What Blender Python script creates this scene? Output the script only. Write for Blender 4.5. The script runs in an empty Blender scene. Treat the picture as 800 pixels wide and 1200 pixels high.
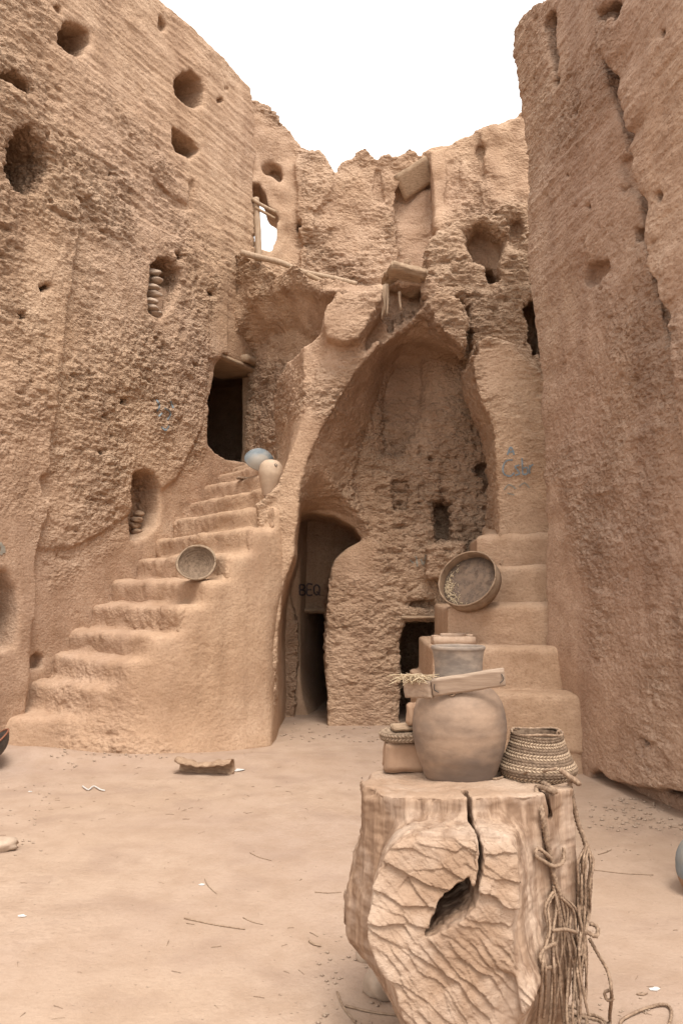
import bpy, math, random
import numpy as np
from mathutils import Vector, Matrix
from mathutils.bvhtree import BVHTree

# ------------------------------------------------------------------ camera, light, exposure
SC = bpy.context.scene
COL = SC.collection
F = 968.0; HX = 400.0; HY = 600.0
PITCH = math.radians(5.3); EYE = np.array([0.0, 0.0, 1.6])
cp, sp = math.cos(PITCH), math.sin(PITCH)
cam = bpy.data.cameras.new("camera"); camo = bpy.data.objects.new("camera", cam); COL.objects.link(camo)
camo.location = EYE; camo.rotation_euler = (math.radians(90)+PITCH, 0, 0)
cam.sensor_fit = 'VERTICAL'; cam.sensor_height = 24.0; cam.lens = 24.0*F/1200.0
cam.clip_start = 0.05; cam.clip_end = 400
SC.camera = camo
SUN_EL, SUN_AZ = math.radians(64), math.radians(163)     # azimuth measured from +Y clockwise
W = bpy.data.worlds.new("World"); SC.world = W; W.use_nodes = True
nt = W.node_tree; nt.nodes.clear()
sky = nt.nodes.new('ShaderNodeTexSky'); sky.sky_type = 'NISHITA'; sky.sun_disc = False
sky.sun_elevation = SUN_EL; sky.sun_rotation = SUN_AZ; sky.dust_density = 6.0; sky.air_density = 1.0
hs = nt.nodes.new('ShaderNodeHueSaturation'); hs.inputs['Saturation'].default_value = 0.10
mxw = nt.nodes.new('ShaderNodeMix'); mxw.data_type = 'RGBA'; mxw.inputs[0].default_value = 0.55
mxw.inputs[7].default_value = (9.0, 8.9, 8.7, 1)          # flat white cloud layer
bg = nt.nodes.new('ShaderNodeBackground'); bg.inputs['Strength'].default_value = 0.14
wo = nt.nodes.new('ShaderNodeOutputWorld')
nt.links.new(sky.outputs[0], hs.inputs['Color']); nt.links.new(hs.outputs[0], mxw.inputs[6])
nt.links.new(mxw.outputs[2], bg.inputs['Color']); nt.links.new(bg.outputs[0], wo.inputs[0])
sun = bpy.data.lights.new("sun", 'SUN'); sun.energy = 1.5; sun.angle = math.radians(20); sun.color = (1.0, 0.95, 0.88)
suno = bpy.data.objects.new("sun", sun); COL.objects.link(suno)
suno.location = (0, 0, 20)
_sd = Vector((math.sin(SUN_AZ)*math.cos(SUN_EL), math.cos(SUN_AZ)*math.cos(SUN_EL), math.sin(SUN_EL)))
suno.rotation_euler = _sd.to_track_quat('Z', 'Y').to_euler()
SC.view_settings.view_transform = 'Standard'; SC.view_settings.look = 'None'
SC.view_settings.gamma = 1.0; SC.view_settings.exposure = 0.98
SC.cycles.max_bounces = 8; SC.cycles.diffuse_bounces = 6

random.seed(4)
RNG = np.random.RandomState(11)

# ------------------------------------------------------------------ photo pixel -> place
def ray(px, py):
    a, b = (px-HX)/F, (HY-py)/F
    return np.array([a, cp - b*sp, sp + b*cp])
def at(px, py, Y):
    d = ray(px, py); t = Y/d[1]
    return EYE + d*t
def ground_at(px, py, z=0.0):
    d = ray(px, py); t = (z-EYE[2])/d[2]
    return EYE + d*t
def proj(P):
    R = P - EYE
    dep = R[:, 1]*cp + R[:, 2]*sp
    up = -R[:, 1]*sp + R[:, 2]*cp
    dep = np.maximum(dep, .01)
    return HX + F*R[:, 0]/dep, HY - F*up/dep

# ------------------------------------------------------------------ noise
def bspline_mat(n, h, scale, off):
    x = (np.arange(n)*h)/scale + off
    m = int(np.floor(x.max())) + 4
    M = np.zeros((n, m), np.float32)
    i = np.floor(x).astype(int); f = x - i
    w = [(1-f)**3/6, (3*f**3-6*f**2+4)/6, (-3*f**3+3*f**2+3*f+1)/6, f**3/6]
    for k in range(4): M[np.arange(n), i+k] += w[k]
    return M
def grid_noise(shape, h, scale, seed):
    if not hasattr(scale, '__len__'): scale = (scale,)*3
    r = np.random.RandomState(seed)
    Ms = [bspline_mat(shape[a], h, scale[a], r.rand()) for a in range(3)]
    L = (r.rand(*[M.shape[1] for M in Ms]).astype(np.float32)*2-1)
    t = np.tensordot(Ms[2], L, (1, 2))           # k,a,b
    t = np.tensordot(Ms[1], t, (1, 2))           # j,k,a
    t = np.tensordot(Ms[0], t, (1, 2))           # i,j,k
    return t*1.9
_T = np.random.RandomState(5).rand(64, 64, 64).astype(np.float32)*2-1
def pnoise(P, scale, seed=0):
    if not hasattr(scale, '__len__'): scale = (scale,)*3
    q = P/np.array(scale) + np.array([seed*7.31, seed*3.17, seed*5.77])
    i = np.floor(q).astype(np.int64); f = q-i; f = f*f*(3-2*f)
    i0 = i & 63; i1 = (i+1) & 63
    x0, y0, z0 = i0.T; x1, y1, z1 = i1.T; fx, fy, fz = f.T
    a = _T[x0,y0,z0]*(1-fx)+_T[x1,y0,z0]*fx; b = _T[x0,y1,z0]*(1-fx)+_T[x1,y1,z0]*fx
    c = _T[x0,y0,z1]*(1-fx)+_T[x1,y0,z1]*fx; d = _T[x0,y1,z1]*(1-fx)+_T[x1,y1,z1]*fx
    return (a*(1-fy)+b*fy)*(1-fz)+(c*(1-fy)+d*fy)*fz
def fbm(P, scale, seed=0, octv=3):
    s = np.array(scale if hasattr(scale, '__len__') else (scale,)*3, float)
    o = 0; a = 1; t = 0
    for k in range(octv):
        o = o + a*pnoise(P, s, seed+k*3); t += a; a *= .5; s = s*.5
    return o/t

# ------------------------------------------------------------------ sdf volumes
def smin(a, b, k):
    if k <= 0: return np.minimum(a, b)
    h = np.clip(.5+.5*(b-a)/k, 0, 1)
    return b + (a-b)*h - k*h*(1-h)
def smax(a, b, k): return -smin(-a, -b, k)
def poly_sdf(poly, A, B):
    p = np.array(poly, float); n = len(p)
    A = A.astype(np.float32); B = B.astype(np.float32)
    d = np.full(np.broadcast(A, B).shape, 1e9, np.float32); inside = np.zeros(d.shape, bool)
    for i in range(n):
        x0, y0 = p[i]; x1, y1 = p[(i+1) % n]
        ex, ey = x1-x0, y1-y0; L = ex*ex+ey*ey
        if L < 1e-12: continue
        t = np.clip(((A-x0)*ex+(B-y0)*ey)/L, 0, 1)
        d = np.minimum(d, (A-x0-t*ex)**2+(B-y0-t*ey)**2)
        if abs(ey) > 1e-12:
            c = ((y0 > B) != (y1 > B)) & (A < ex*(B-y0)/ey + x0)
            inside ^= c
    d = np.sqrt(d)
    return np.where(inside, -d, d)

class Vol:
    def __init__(s, O, ud, wd, ur, vr, wr, h):
        s.O = np.array(O, float); s.ud = np.array(ud, float); s.ud /= np.linalg.norm(s.ud)
        s.wd = np.array(wd, float); s.wd /= np.linalg.norm(s.wd)
        s.h = h; s.lo = np.array([ur[0], vr[0], wr[0]])
        s.n = [int(math.ceil((b-a)/h))+1 for a, b in (ur, vr, wr)]
        ax = [s.lo[k]+h*np.arange(s.n[k]) for k in range(3)]
        s.u, s.v, s.w = ax
        s.U = ax[0].astype(np.float32)[:, None, None]; s.V = ax[1].astype(np.float32)[None, :, None]; s.Wc = ax[2].astype(np.float32)[None, None, :]
        s.D = np.full(s.n, 1.0, np.float32)
    def uv(s, pts, w=0.0):
        out = []
        for px, py in pts:
            d = ray(px, py)
            den = d[0]*s.wd[0]+d[1]*s.wd[1]
            t = ((s.O[0]-EYE[0])*s.wd[0]+(s.O[1]-EYE[1])*s.wd[1]+w)/den
            P = EYE+d*t
            out.append(((P[0]-s.O[0])*s.ud[0]+(P[1]-s.O[1])*s.ud[1], P[2]))
        return out
    def face2(s, poly): return poly_sdf(poly, s.u[:, None]+0*s.v[None, :], s.v[None, :]+0*s.u[:, None])[:, :, None]
    def plan2(s, poly): return poly_sdf(poly, s.u[:, None]+0*s.w[None, :], s.w[None, :]+0*s.u[:, None])[:, None, :]
    def slab(s, w0, w1): return np.abs(s.Wc-(w0+w1)/2)-(w1-w0)/2
    def prism(s, px, w0, w1, wref=None, raw=False):
        poly = px if raw else s.uv(px, w0 if wref is None else wref)
        return np.maximum(s.face2(poly), s.slab(w0, w1))
    def loft(s, pa, wa, pb, wb, w0, w1):
        A = s.face2(s.uv(pa, wa)); B = s.face2(s.uv(pb, wb))
        t = np.clip((s.Wc-wa)/(wb-wa), 0, 1)
        return np.maximum(A*(1-t)+B*t, s.slab(w0, w1))
    def post(s, poly, z0, z1):
        return np.maximum(s.plan2(poly), np.abs(s.V-(z0+z1)/2)-(z1-z0)/2)
    def add(s, d, k=0.0): s.D = smin(s.D, d.astype(np.float32), k).astype(np.float32)
    def sub(s, d, k=0.03): s.D = smax(s.D, -d.astype(np.float32), k).astype(np.float32)
    def noise(s, amp, scale, seed, mask=None):
        n = grid_noise(s.n, s.h, scale, seed)*amp
        if mask is not None: n = n*mask
        s.D += n.astype(np.float32)
    def mesh(s, subdiv=0):
        D = s.D
        D[0] = D[-1] = np.maximum(D[0], .02)*0+.02 if False else np.maximum(D[0], .001)
        for a in range(3):
            sl = [slice(None)]*3
            for e in (0, -1):
                sl[a] = e; D[tuple(sl)] = np.maximum(D[tuple(sl)], .004)
        S = D < 0
        c = np.zeros([x-1 for x in D.shape], np.int8)
        for i in (0, 1):
            for j in (0, 1):
                for k in (0, 1):
                    c += S[i:D.shape[0]-1+i, j:D.shape[1]-1+j, k:D.shape[2]-1+k]
        act = (c > 0) & (c < 8)
        I = np.argwhere(act); N = len(I)
        ids = np.full(c.shape, -1, np.int32); ids[act] = np.arange(N)
        pos = np.zeros((N, 3)); cnt = np.zeros(N)
        C = [(i, j, k) for i in (0, 1) for j in (0, 1) for k in (0, 1)]
        for a in C:
            for ax in range(3):
                if a[ax]: continue
                b = list(a); b[ax] = 1
                va = D[I[:, 0]+a[0], I[:, 1]+a[1], I[:, 2]+a[2]]; vb = D[I[:, 0]+b[0], I[:, 1]+b[1], I[:, 2]+b[2]]
                m = (va < 0) != (vb < 0)
                t = np.where(m, va/np.where(m, va-vb, 1), 0)
                p = np.array(a, float)[None, :]+0*pos; p[:, ax] += t
                pos += p*m[:, None]; cnt += m
        pos = pos/cnt[:, None]+I
        P = s.lo+pos*s.h
        faces = []
        for ax in range(3):
            o1, o2 = (ax+1) % 3, (ax+2) % 3
            n = D.shape
            sa = [slice(None)]*3; sb = [slice(None)]*3
            sa[ax] = slice(0, n[ax]-1); sb[ax] = slice(1, n[ax])
            for o in (o1, o2): sa[o] = sb[o] = slice(1, n[o]-1)
            A = S[tuple(sa)]; B = S[tuple(sb)]
            E = np.argwhere(A != B)
            ain = A[E[:, 0], E[:, 1], E[:, 2]]
            base = E.copy()
            for o in (o1, o2): base[:, o] += 1
            def g(d1, d2):
                q = base.copy(); q[:, o1] += d1; q[:, o2] += d2
                return ids[q[:, 0], q[:, 1], q[:, 2]]
            q = np.stack([g(-1, -1), g(0, -1), g(0, 0), g(-1, 0)], 1)
            q[~ain] = q[~ain][:, ::-1]
            faces.append(q)
        Fq = np.concatenate(faces)
        Wp = np.empty_like(P)
        Wp[:, 0] = s.O[0]+P[:, 0]*s.ud[0]+P[:, 2]*s.wd[0]
        Wp[:, 1] = s.O[1]+P[:, 0]*s.ud[1]+P[:, 2]*s.wd[1]
        Wp[:, 2] = P[:, 1]
        det = s.ud[0]*s.wd[1]-s.ud[1]*s.wd[0]          # (u,v,w)->(x,z,y): handedness
        if det > 0: Fq = Fq[:, ::-1]
        return Wp, Fq

def vnormals(V, Q):
    a = V[Q[:, 2]]-V[Q[:, 0]]; b = V[Q[:, 3]]-V[Q[:, 1]]
    n = np.cross(a, b); out = np.zeros_like(V)
    for k in range(3):
        s = np.bincount(np.concatenate([Q[:, 0], Q[:, 1], Q[:, 2], Q[:, 3]]), weights=np.tile(n[:, k], 4), minlength=len(V))
        out[:, k] = s
    return out/(np.linalg.norm(out, axis=1)[:, None]+1e-12)
def subdivide(V, Q):
    n = len(V); e = np.concatenate([Q[:, [0, 1]], Q[:, [1, 2]], Q[:, [2, 3]], Q[:, [3, 0]]]); e.sort(axis=1)
    key = e[:, 0].astype(np.int64)*n+e[:, 1]
    uq, inv = np.unique(key, return_inverse=True)
    a, b = uq//n, uq % n
    fc = V[Q].mean(1)
    m = len(Q); ne = len(uq)
    # catmull-clark style edge points
    fsum = np.zeros((ne, 3)); fcnt = np.bincount(inv, minlength=ne)
    for k in range(3): fsum[:, k] = np.bincount(inv, weights=np.tile(fc[:, k], 4), minlength=ne)
    mid = (V[a]+V[b])/2
    ep = np.where((fcnt == 2)[:, None], (mid+fsum/np.maximum(fcnt, 1)[:, None])/2, mid)
    vs = np.zeros((n, 3)); vc = np.bincount(np.concatenate([a, b]), minlength=n)
    for k in range(3): vs[:, k] = np.bincount(np.concatenate([a, b]), weights=np.concatenate([ep[:, k], ep[:, k]]), minlength=n)
    V2 = V*.5+.5*vs/np.maximum(vc, 1)[:, None]
    NV = np.concatenate([V2, ep, fc])
    ei = [n+inv[k*m:(k+1)*m] for k in range(4)]; f = n+ne+np.arange(m)
    NQ = np.concatenate([np.stack([Q[:, 0], ei[0], f, ei[3]], 1), np.stack([Q[:, 1], ei[1], f, ei[0]], 1),
                         np.stack([Q[:, 2], ei[2], f, ei[1]], 1), np.stack([Q[:, 3], ei[3], f, ei[2]], 1)])
    return NV, NQ

WORLD_BVH = []
def link_np(name, V, Q, mat, parent=None, attrs=None, loc=None, smooth=True, flatten=False):
    V = np.asarray(V, float)
    if loc is not None: V = V-np.array(loc)
    me = bpy.data.meshes.new(name)
    nf = len(Q); k = Q.shape[1]
    me.vertices.add(len(V)); me.vertices.foreach_set('co', V.astype(np.float32).ravel())
    me.loops.add(nf*k); me.loops.foreach_set('vertex_index', Q.astype(np.int32).ravel())
    me.polygons.add(nf); me.polygons.foreach_set('loop_start', np.arange(0, nf*k, k, dtype=np.int32))
    try: me.polygons.foreach_set('loop_total', np.full(nf, k, np.int32))
    except Exception: pass
    me.update(calc_edges=True)
    me.polygons.foreach_set('use_smooth', np.full(nf, smooth))
    if attrs:
        for an, av in attrs.items():
            if av.ndim == 1:
                A = me.attributes.new(an, 'FLOAT', 'POINT'); A.data.foreach_set('value', av.astype(np.float32))
            else:
                A = me.attributes.new(an, 'FLOAT_COLOR', 'POINT')
                c = np.ones((len(V), 4), np.float32); c[:, :3] = av; A.data.foreach_set('color', c.ravel())
    me.materials.append(mat)
    o = bpy.data.objects.new(name, me); COL.objects.link(o)
    if loc is not None: o.location = loc
    if parent is not None:
        o.parent = parent
        if loc is None: o.location = -parent.location        # geometry given in world coordinates
        else: o.location = Vector(loc)-parent.location
    return o
def tag(o, label, cat=None, group=None, kind=None):
    if label: o['label'] = label
    if cat: o['category'] = cat
    if group: o['group'] = group
    if kind: o['kind'] = kind
    return o
def thing(name, label, cat, loc, group=None, rot=(0, 0, 0)):
    o = bpy.data.objects.new(name, None); COL.objects.link(o); o.empty_display_size = .2
    o.location = loc; o.rotation_euler = rot
    return tag(o, label, cat, group)

# ------------------------------------------------------------------ materials
def nodes(name):
    m = bpy.data.materials.new(name); m.use_nodes = True; t = m.node_tree; t.nodes.clear()
    out = t.nodes.new('ShaderNodeOutputMaterial'); b = t.nodes.new('ShaderNodeBsdfPrincipled')
    t.links.new(b.outputs[0], out.inputs[0]); b.inputs['Roughness'].default_value = .95
    b.inputs['Specular IOR Level'].default_value = .15
    return m, t, b
def N(t, kind, **kw):
    n = t.nodes.new(kind)
    for k, v in kw.items():
        if k in ('blend_type', 'data_type', 'operation', 'musgrave_type', 'feature', 'wave_type', 'bands_direction', 'attribute_name', 'noise_type'): setattr(n, k, v)
        else: n.inputs[k.replace('_', ' ')].default_value = v
    return n
def ramp(t, src, stops, lk='LINEAR'):
    r = t.nodes.new('ShaderNodeValToRGB'); r.color_ramp.interpolation = lk
    while len(r.color_ramp.elements) < len(stops): r.color_ramp.elements.new(.5)
    for e, (p, c) in zip(r.color_ramp.elements, stops):
        e.position = p; e.color = (*c, 1) if len(c) == 3 else c
    t.links.new(src, r.inputs[0]); return r.outputs[0]
def mixc(t, fac, a, b, mode='MIX'):
    m = t.nodes.new('ShaderNodeMix'); m.data_type = 'RGBA'; m.blend_type = mode
    for s, v in ((0, fac), (6, a), (7, b)):
        if hasattr(v, 'is_output') or isinstance(v, bpy.types.NodeSocket): t.links.new(v, m.inputs[s])
        elif isinstance(v, (int, float)): m.inputs[s].default_value = v
        else: m.inputs[s].default_value = (*v, 1)
    return m.outputs[2]
def math_(t, op, a, b=0.0):
    m = t.nodes.new('ShaderNodeMath'); m.operation = op
    for s, v in ((0, a), (1, b)):
        if isinstance(v, bpy.types.NodeSocket): t.links.new(v, m.inputs[s])
        else: m.inputs[s].default_value = v
    return m.outputs[0]
def gray(v): return (v, v, v)

def adobe(name, base, dark, pale, bump=1.0, straw=1.0, speck=.6):
    m, t, b = nodes(name)
    g = t.nodes.new('ShaderNodeNewGeometry'); P = g.outputs['Position']
    at_ = N(t, 'ShaderNodeAttribute'); at_.attribute_name = 'rough'; R = at_.outputs['Fac']
    def noise(scale, det=4, rough=.55, dist=0.0):
        n = t.nodes.new('ShaderNodeTexNoise'); n.inputs['Scale'].default_value = scale; n.inputs['Detail'].default_value = det
        n.inputs['Roughness'].default_value = rough; n.inputs['Distortion'].default_value = dist
        t.links.new(P, n.inputs['Vector']); return n.outputs['Fac']
    big = noise(.55, 5, .6); mid = noise(4.0, 5, .65); fine = noise(45, 3, .7); lump = noise(16, 4, .6, .3)
    c = mixc(t, ramp(t, big, [(.35, gray(0)), (.68, gray(1))]), base, pale)
    tint = noise(.33, 3, .5)
    c = mixc(t, ramp(t, tint, [(.40, gray(0)), (.66, gray(.55))]), c, (base[0]*.98, base[1]*1.02, base[2]*1.18))
    c = mixc(t, ramp(t, mid, [(.42, gray(0)), (.72, gray(.75))]), c, dark)
    c = mixc(t, ramp(t, fine, [(.32, gray(speck)), (.52, gray(0))]), c, (dark[0]*.85, dark[1]*.85, dark[2]*.85))  # dark specks, also painting shade into the fine pits
    # straw flecks in the mud
    vo = t.nodes.new('ShaderNodeTexVoronoi'); vo.inputs['Scale'].default_value = 38
    mp = t.nodes.new('ShaderNodeMapping'); mp.inputs['Scale'].default_value = (1.0, 1.0, 3.2); mp.inputs['Rotation'].default_value = (.3, .5, .2)
    t.links.new(P, mp.inputs[0]); t.links.new(mp.outputs[0], vo.inputs['Vector'])
    fl = ramp(t, vo.outputs['Distance'], [(.07, gray(.5*straw)), (.16, gray(0))])
    c = mixc(t, fl, c, (pale[0]*1.25, pale[1]*1.25, pale[2]*1.2))
    # water streak stains running down, very soft
    st = t.nodes.new('ShaderNodeTexNoise'); st.inputs['Scale'].default_value = 1.0; st.inputs['Detail'].default_value = 4
    mp2 = t.nodes.new('ShaderNodeMapping'); mp2.inputs['Scale'].default_value = (2.6, 2.6, .35)
    t.links.new(P, mp2.inputs[0]); t.links.new(mp2.outputs[0], st.inputs['Vector'])
    c = mixc(t, ramp(t, st.outputs['Fac'], [(.52, gray(0)), (.68, gray(.45))]), c, (dark[0]*.9, dark[1]*.9, dark[2]*.95))
    t.links.new(c, b.inputs['Base Color'])
    # relief too small for the mesh
    vb = t.nodes.new('ShaderNodeTexVoronoi'); vb.feature = 'SMOOTH_F1'; vb.inputs['Scale'].default_value = 26
    mp3 = t.nodes.new('ShaderNodeMapping'); mp3.inputs['Scale'].default_value = (1, 1, 1.7)
    t.links.new(P, mp3.inputs[0]); t.links.new(mp3.outputs[0], vb.inputs['Vector'])
    h1 = math_(t, 'MULTIPLY', math_(t, 'ADD', lump, math_(t, 'MULTIPLY', vb.outputs['Distance'], .7)), math_(t, 'ADD', R, .10))
    h2 = math_(t, 'MULTIPLY', fine, math_(t, 'ADD', math_(t, 'MULTIPLY', R, .45), .2))
    h = math_(t, 'ADD', h1, h2)
    bp = t.nodes.new('ShaderNodeBump'); bp.inputs['Strength'].default_value = .95*bump; bp.inputs['Distance'].default_value = .046
    t.links.new(h, bp.inputs['Height']); t.links.new(bp.outputs[0], b.inputs['Normal'])
    return m
M = {}
BASE = (.425, .276, .174); DARK = (.285, .173, .104); PALE = (.50, .352, .240)
M['mud'] = adobe('mud_wall', BASE, DARK, PALE, 1.0)
M['mud_r'] = adobe('mud_wall_pinkish', (.405, .262, .175), (.285, .173, .112), (.465, .325, .230), 1.1)
M['plaster'] = adobe('mud_plaster', (.41, .265, .165), (.32, .198, .120), (.475, .328, .222), .55, .6)
M['dirt'] = adobe('packed_dirt', (.350, .245, .172), (.295, .200, .137), (.405, .295, .216), .40, .4, .22)

def simple(name, c1, c2, scale=12, rough=.85, bump=.3, dist=.01, stretch=(1, 1, 1), c3=None, spec=.2):
    m, t, b = nodes(name); b.inputs['Roughness'].default_value = rough; b.inputs['Specular IOR Level'].default_value = spec
    tc = t.nodes.new('ShaderNodeTexCoord'); mp = t.nodes.new('ShaderNodeMapping'); mp.inputs['Scale'].default_value = stretch
    t.links.new(tc.outputs['Object'], mp.inputs[0])
    n = t.nodes.new('ShaderNodeTexNoise'); n.inputs['Scale'].default_value = scale; n.inputs['Detail'].default_value = 6; n.inputs['Roughness'].default_value = .62
    t.links.new(mp.outputs[0], n.inputs['Vector'])
    c1, c2 = [tuple(v*.82 for v in q) for q in (c1, c2)]
    c = ramp(t, n.outputs['Fac'], [(.36, c1), (.64, c2)])
    if c3:
        n2 = t.nodes.new('ShaderNodeTexNoise'); n2.inputs['Scale'].default_value = scale*.35; n2.inputs['Detail'].default_value = 4
        t.links.new(mp.outputs[0], n2.inputs['Vector'])
        c = mixc(t, ramp(t, n2.outputs['Fac'], [(.44, gray(0)), (.60, gray(.9))]), c, c3)
    t.links.new(c, b.inputs['Base Color'])
    n3 = t.nodes.new('ShaderNodeTexNoise'); n3.inputs['Scale'].default_value = scale*3; n3.inputs['Detail'].default_value = 5
    t.links.new(mp.outputs[0], n3.inputs['Vector'])
    bp = t.nodes.new('ShaderNodeBump'); bp.inputs['Strength'].default_value = bump; bp.inputs['Distance'].default_value = dist
    t.links.new(n3.outputs['Fac'], bp.inputs['Height']); t.links.new(bp.outputs[0], b.inputs['Normal'])
    return m
M['wood'] = simple('weathered_wood', (.30, .20, .125), (.46, .32, .21), 6, .85, .5, .006, (1, 9, 9))
M['woodv'] = simple('weathered_pole', (.33, .23, .15), (.50, .36, .25), 6, .85, .5, .006, (9, 9, 1))
M['plank'] = simple('pale_plank', (.32, .225, .16), (.43, .315, .23), 7, .8, .35, .003, (1, 14, 14))
M['clay'] = simple('smoked_clay', (.22, .145, .10), (.36, .24, .162), 8, .7, .35, .004, (1, 1, 1.7), (.115, .082, .064), .3)
M['claygrey'] = simple('grey_clay', (.20, .155, .125), (.33, .25, .19), 14, .75, .35, .004, (1, 1, 2.0))
M['claypale'] = simple('pale_clay', (.46, .33, .23), (.58, .43, .30), 8, .7, .2, .004, (1, 1, 1.6), (.40, .27, .19), .3)
M['terracotta'] = simple('tan_clay', (.33, .20, .125), (.44, .28, .18), 8, .8, .3, .004)
M['blue'] = simple('worn_blue_enamel', (.16, .19, .205), (.25, .27, .275), 10, .6, .2, .003, (1, 1, 1), (.28, .235, .185), .35)
M['brick'] = simple('raw_mud_brick', (.50, .34, .235), (.60, .43, .31), 14, .9, .5, .006)
M['trough'] = simple('old_brown_bark', (.30, .19, .12), (.47, .32, .21), 12, .9, .9, .01, (1, 4, 4))
M['darkbowl'] = simple('dark_soot_pan', (.06, .05, .045), (.12, .10, .085), 14, .6, .3, .003)
M['rust'] = simple('rusty_red', (.22, .08, .045), (.32, .14, .08), 20, .8, .3, .003)
M['paper'] = simple('white_paper', (.62, .59, .55), (.72, .69, .65), 20, .8, .1, .002)
M['rope'] = simple('brown_hemp_rope', (.19, .12, .078), (.40, .275, .185), 60, .95, .6, .002)
M['twig'] = simple('dry_twig', (.26, .17, .11), (.40, .28, .19), 40, .9, .4, .002)
M['straw'] = simple('pale_straw', (.42, .31, .19), (.62, .48, .32), 60, .9, .5, .002)
M['dirtlump'] = simple('mud_crumbs', (.36, .262, .19), (.46, .34, .25), 20, .95, .3, .004)
M['stone'] = simple('dusty_stone', (.38, .28, .205), (.52, .39, .29), 10, .9, .4, .01)
M['sievemesh'] = simple('dark_woven_mesh', (.11, .075, .055), (.18, .125, .09), 50, .85, .5, .002, c3=(.17, .115, .08))
M['hoop'] = simple('brown_hoop_wood', (.23, .15, .095), (.36, .245, .16), 12, .7, .3, .003)
M['bluepaint'] = simple('faded_blue_paint', (.19, .23, .26), (.26, .28, .28), 60, .9, 0, .001)
M['darkpaint'] = simple('dark_spray_paint', (.06, .05, .06), (.17, .12, .10), 25, .9, 0, .001)
M['greenpaint'] = simple('faded_green_paint', (.28, .26, .215), (.33, .28, .22), 60, .9, 0, .001)

# ------------------------------------------------------------------ finishing a mud mesh
def in_px(V, poly, soft=8.0):
    x, y = proj(V)
    return np.clip(.5-poly_sdf(poly, x, y)/(2*soft), 0, 1)
def finish(vol, name, mat, rough=1.0, smooth_px=(), amp=1.0, brick=1.0, parent=None, sub=True, extra=None, loc=None, bvh=True, rowdir=None, seed=0, feature=None):
    V, Q = vol.mesh()
    if sub: V, Q = subdivide(V, Q)
    Nn = vnormals(V, Q)
    R = np.full(len(V), float(rough))
    for poly, val in smooth_px:
        m = in_px(V, poly); R = R*(1-m)+val*m
    # pixels to wall coordinates so that courses follow the wall
    L = np.stack([(V[:, 0]-vol.O[0])*vol.ud[0]+(V[:, 1]-vol.O[1])*vol.ud[1], (V[:, 0]-vol.O[0])*vol.wd[0]+(V[:, 1]-vol.O[1])*vol.wd[1], V[:, 2]], 1)
    wob = fbm(L, .8, 3+seed, 2)
    patch = np.clip(.65+1.6*fbm(L, .9, 21+seed, 3), .15, 1.35)
    Lw = L.copy(); Lw[:, 2] += .05*wob
    c1 = fbm(Lw, (.26, .3, .085), 7+seed, 3)            # courses of lumps
    c2 = np.abs(fbm(L, (.11, .11, .06), 13+seed, 3))*2.6-.55
    c4 = np.abs(fbm(L, (.045, .045, .028), 15+seed, 2))*2.4-.6
    c3 = fbm(L, .6, 17+seed, 3)
    pit = np.maximum(0, fbm(L, (.13, .13, .075), 29+seed, 2)-.30)
    rid = 1-np.abs(fbm(Lw, (.30, .3, .10), 33+seed, 2))*2.2
    d = amp*(c3*.022*(.5+R) + R*patch*brick*(c1*.028 + np.clip(rid, -.5, 1)*.008 - pit*.14) + R*patch*(c2*.020+c4*.009) + R*.012*fbm(L, .04, 39, 2) + .0025*fbm(L, .03, 41, 2))
    if extra is not None: d = d+extra(V, L, R)
    V = V+Nn*d[:, None]
    o = link_np(name, V, Q, mat, parent=parent, attrs={'rough': R*np.clip(patch, .4, 1.2)}, loc=loc)
    if bvh: WORLD_BVH.append((V, Q))
    return o

# ================================================================== LEFT WALL
WU = np.array([.46, .89]); WU /= np.linalg.norm(WU)
PL = (-3.45, 8.2)
lw = Vol(PL, WU, (WU[1], -WU[0]), (-4.6, 5.25), (-.15, 9.8), (-1.05, .22), .03)
top = [(-4.7, -.3), (5.02, -.3), (5.02, 6.35), (4.62, 6.7), (4.58, 7.3), (4.62, 8.4)]+lw.uv([(293, 103), (280, 88), (262, 68), (240, 46), (215, 22), (192, -2), (172, -24)])+[(1.0, 9.55), (-4.7, 9.55)]
lw.add(lw.prism(top, -1.0, 0.0, raw=True))
# left tower-like bulge this side of the crease
cre = lw.uv([(97, 225), (85, 300), (76, 380), (68, 460), (60, 560)])
bul = [(-4.8, -.3), (cre[-1][0]-.35, -.3), (cre[-1][0]-.30, 1.9)] + [cre[-1], cre[-2], cre[-3], cre[-4], cre[-5]] + lw.uv([(60, 180), (20, 120), (-60, 60)]) + [(-4.8, 7.5)]
lw.add(lw.prism(bul, -.5, .13, raw=True), .10)
grv = lw.uv([(86, 250), (106, 250), (96, 330), (88, 400), (80, 470), (66, 582), (44, 590), (56, 470), (70, 370)])
lw.sub(lw.prism(grv, -.36, .5, raw=True), .04)
lw.sub(lw.prism([(82, 232), (100, 236), (118, 252), (128, 270), (112, 276), (92, 270)], -.22, .5, wref=0), .08)
lw.sub(lw.prism([(38, 560), (60, 552), (74, 575), (60, 590), (44, 582)], -.18, .5, wref=0), .06)
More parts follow.
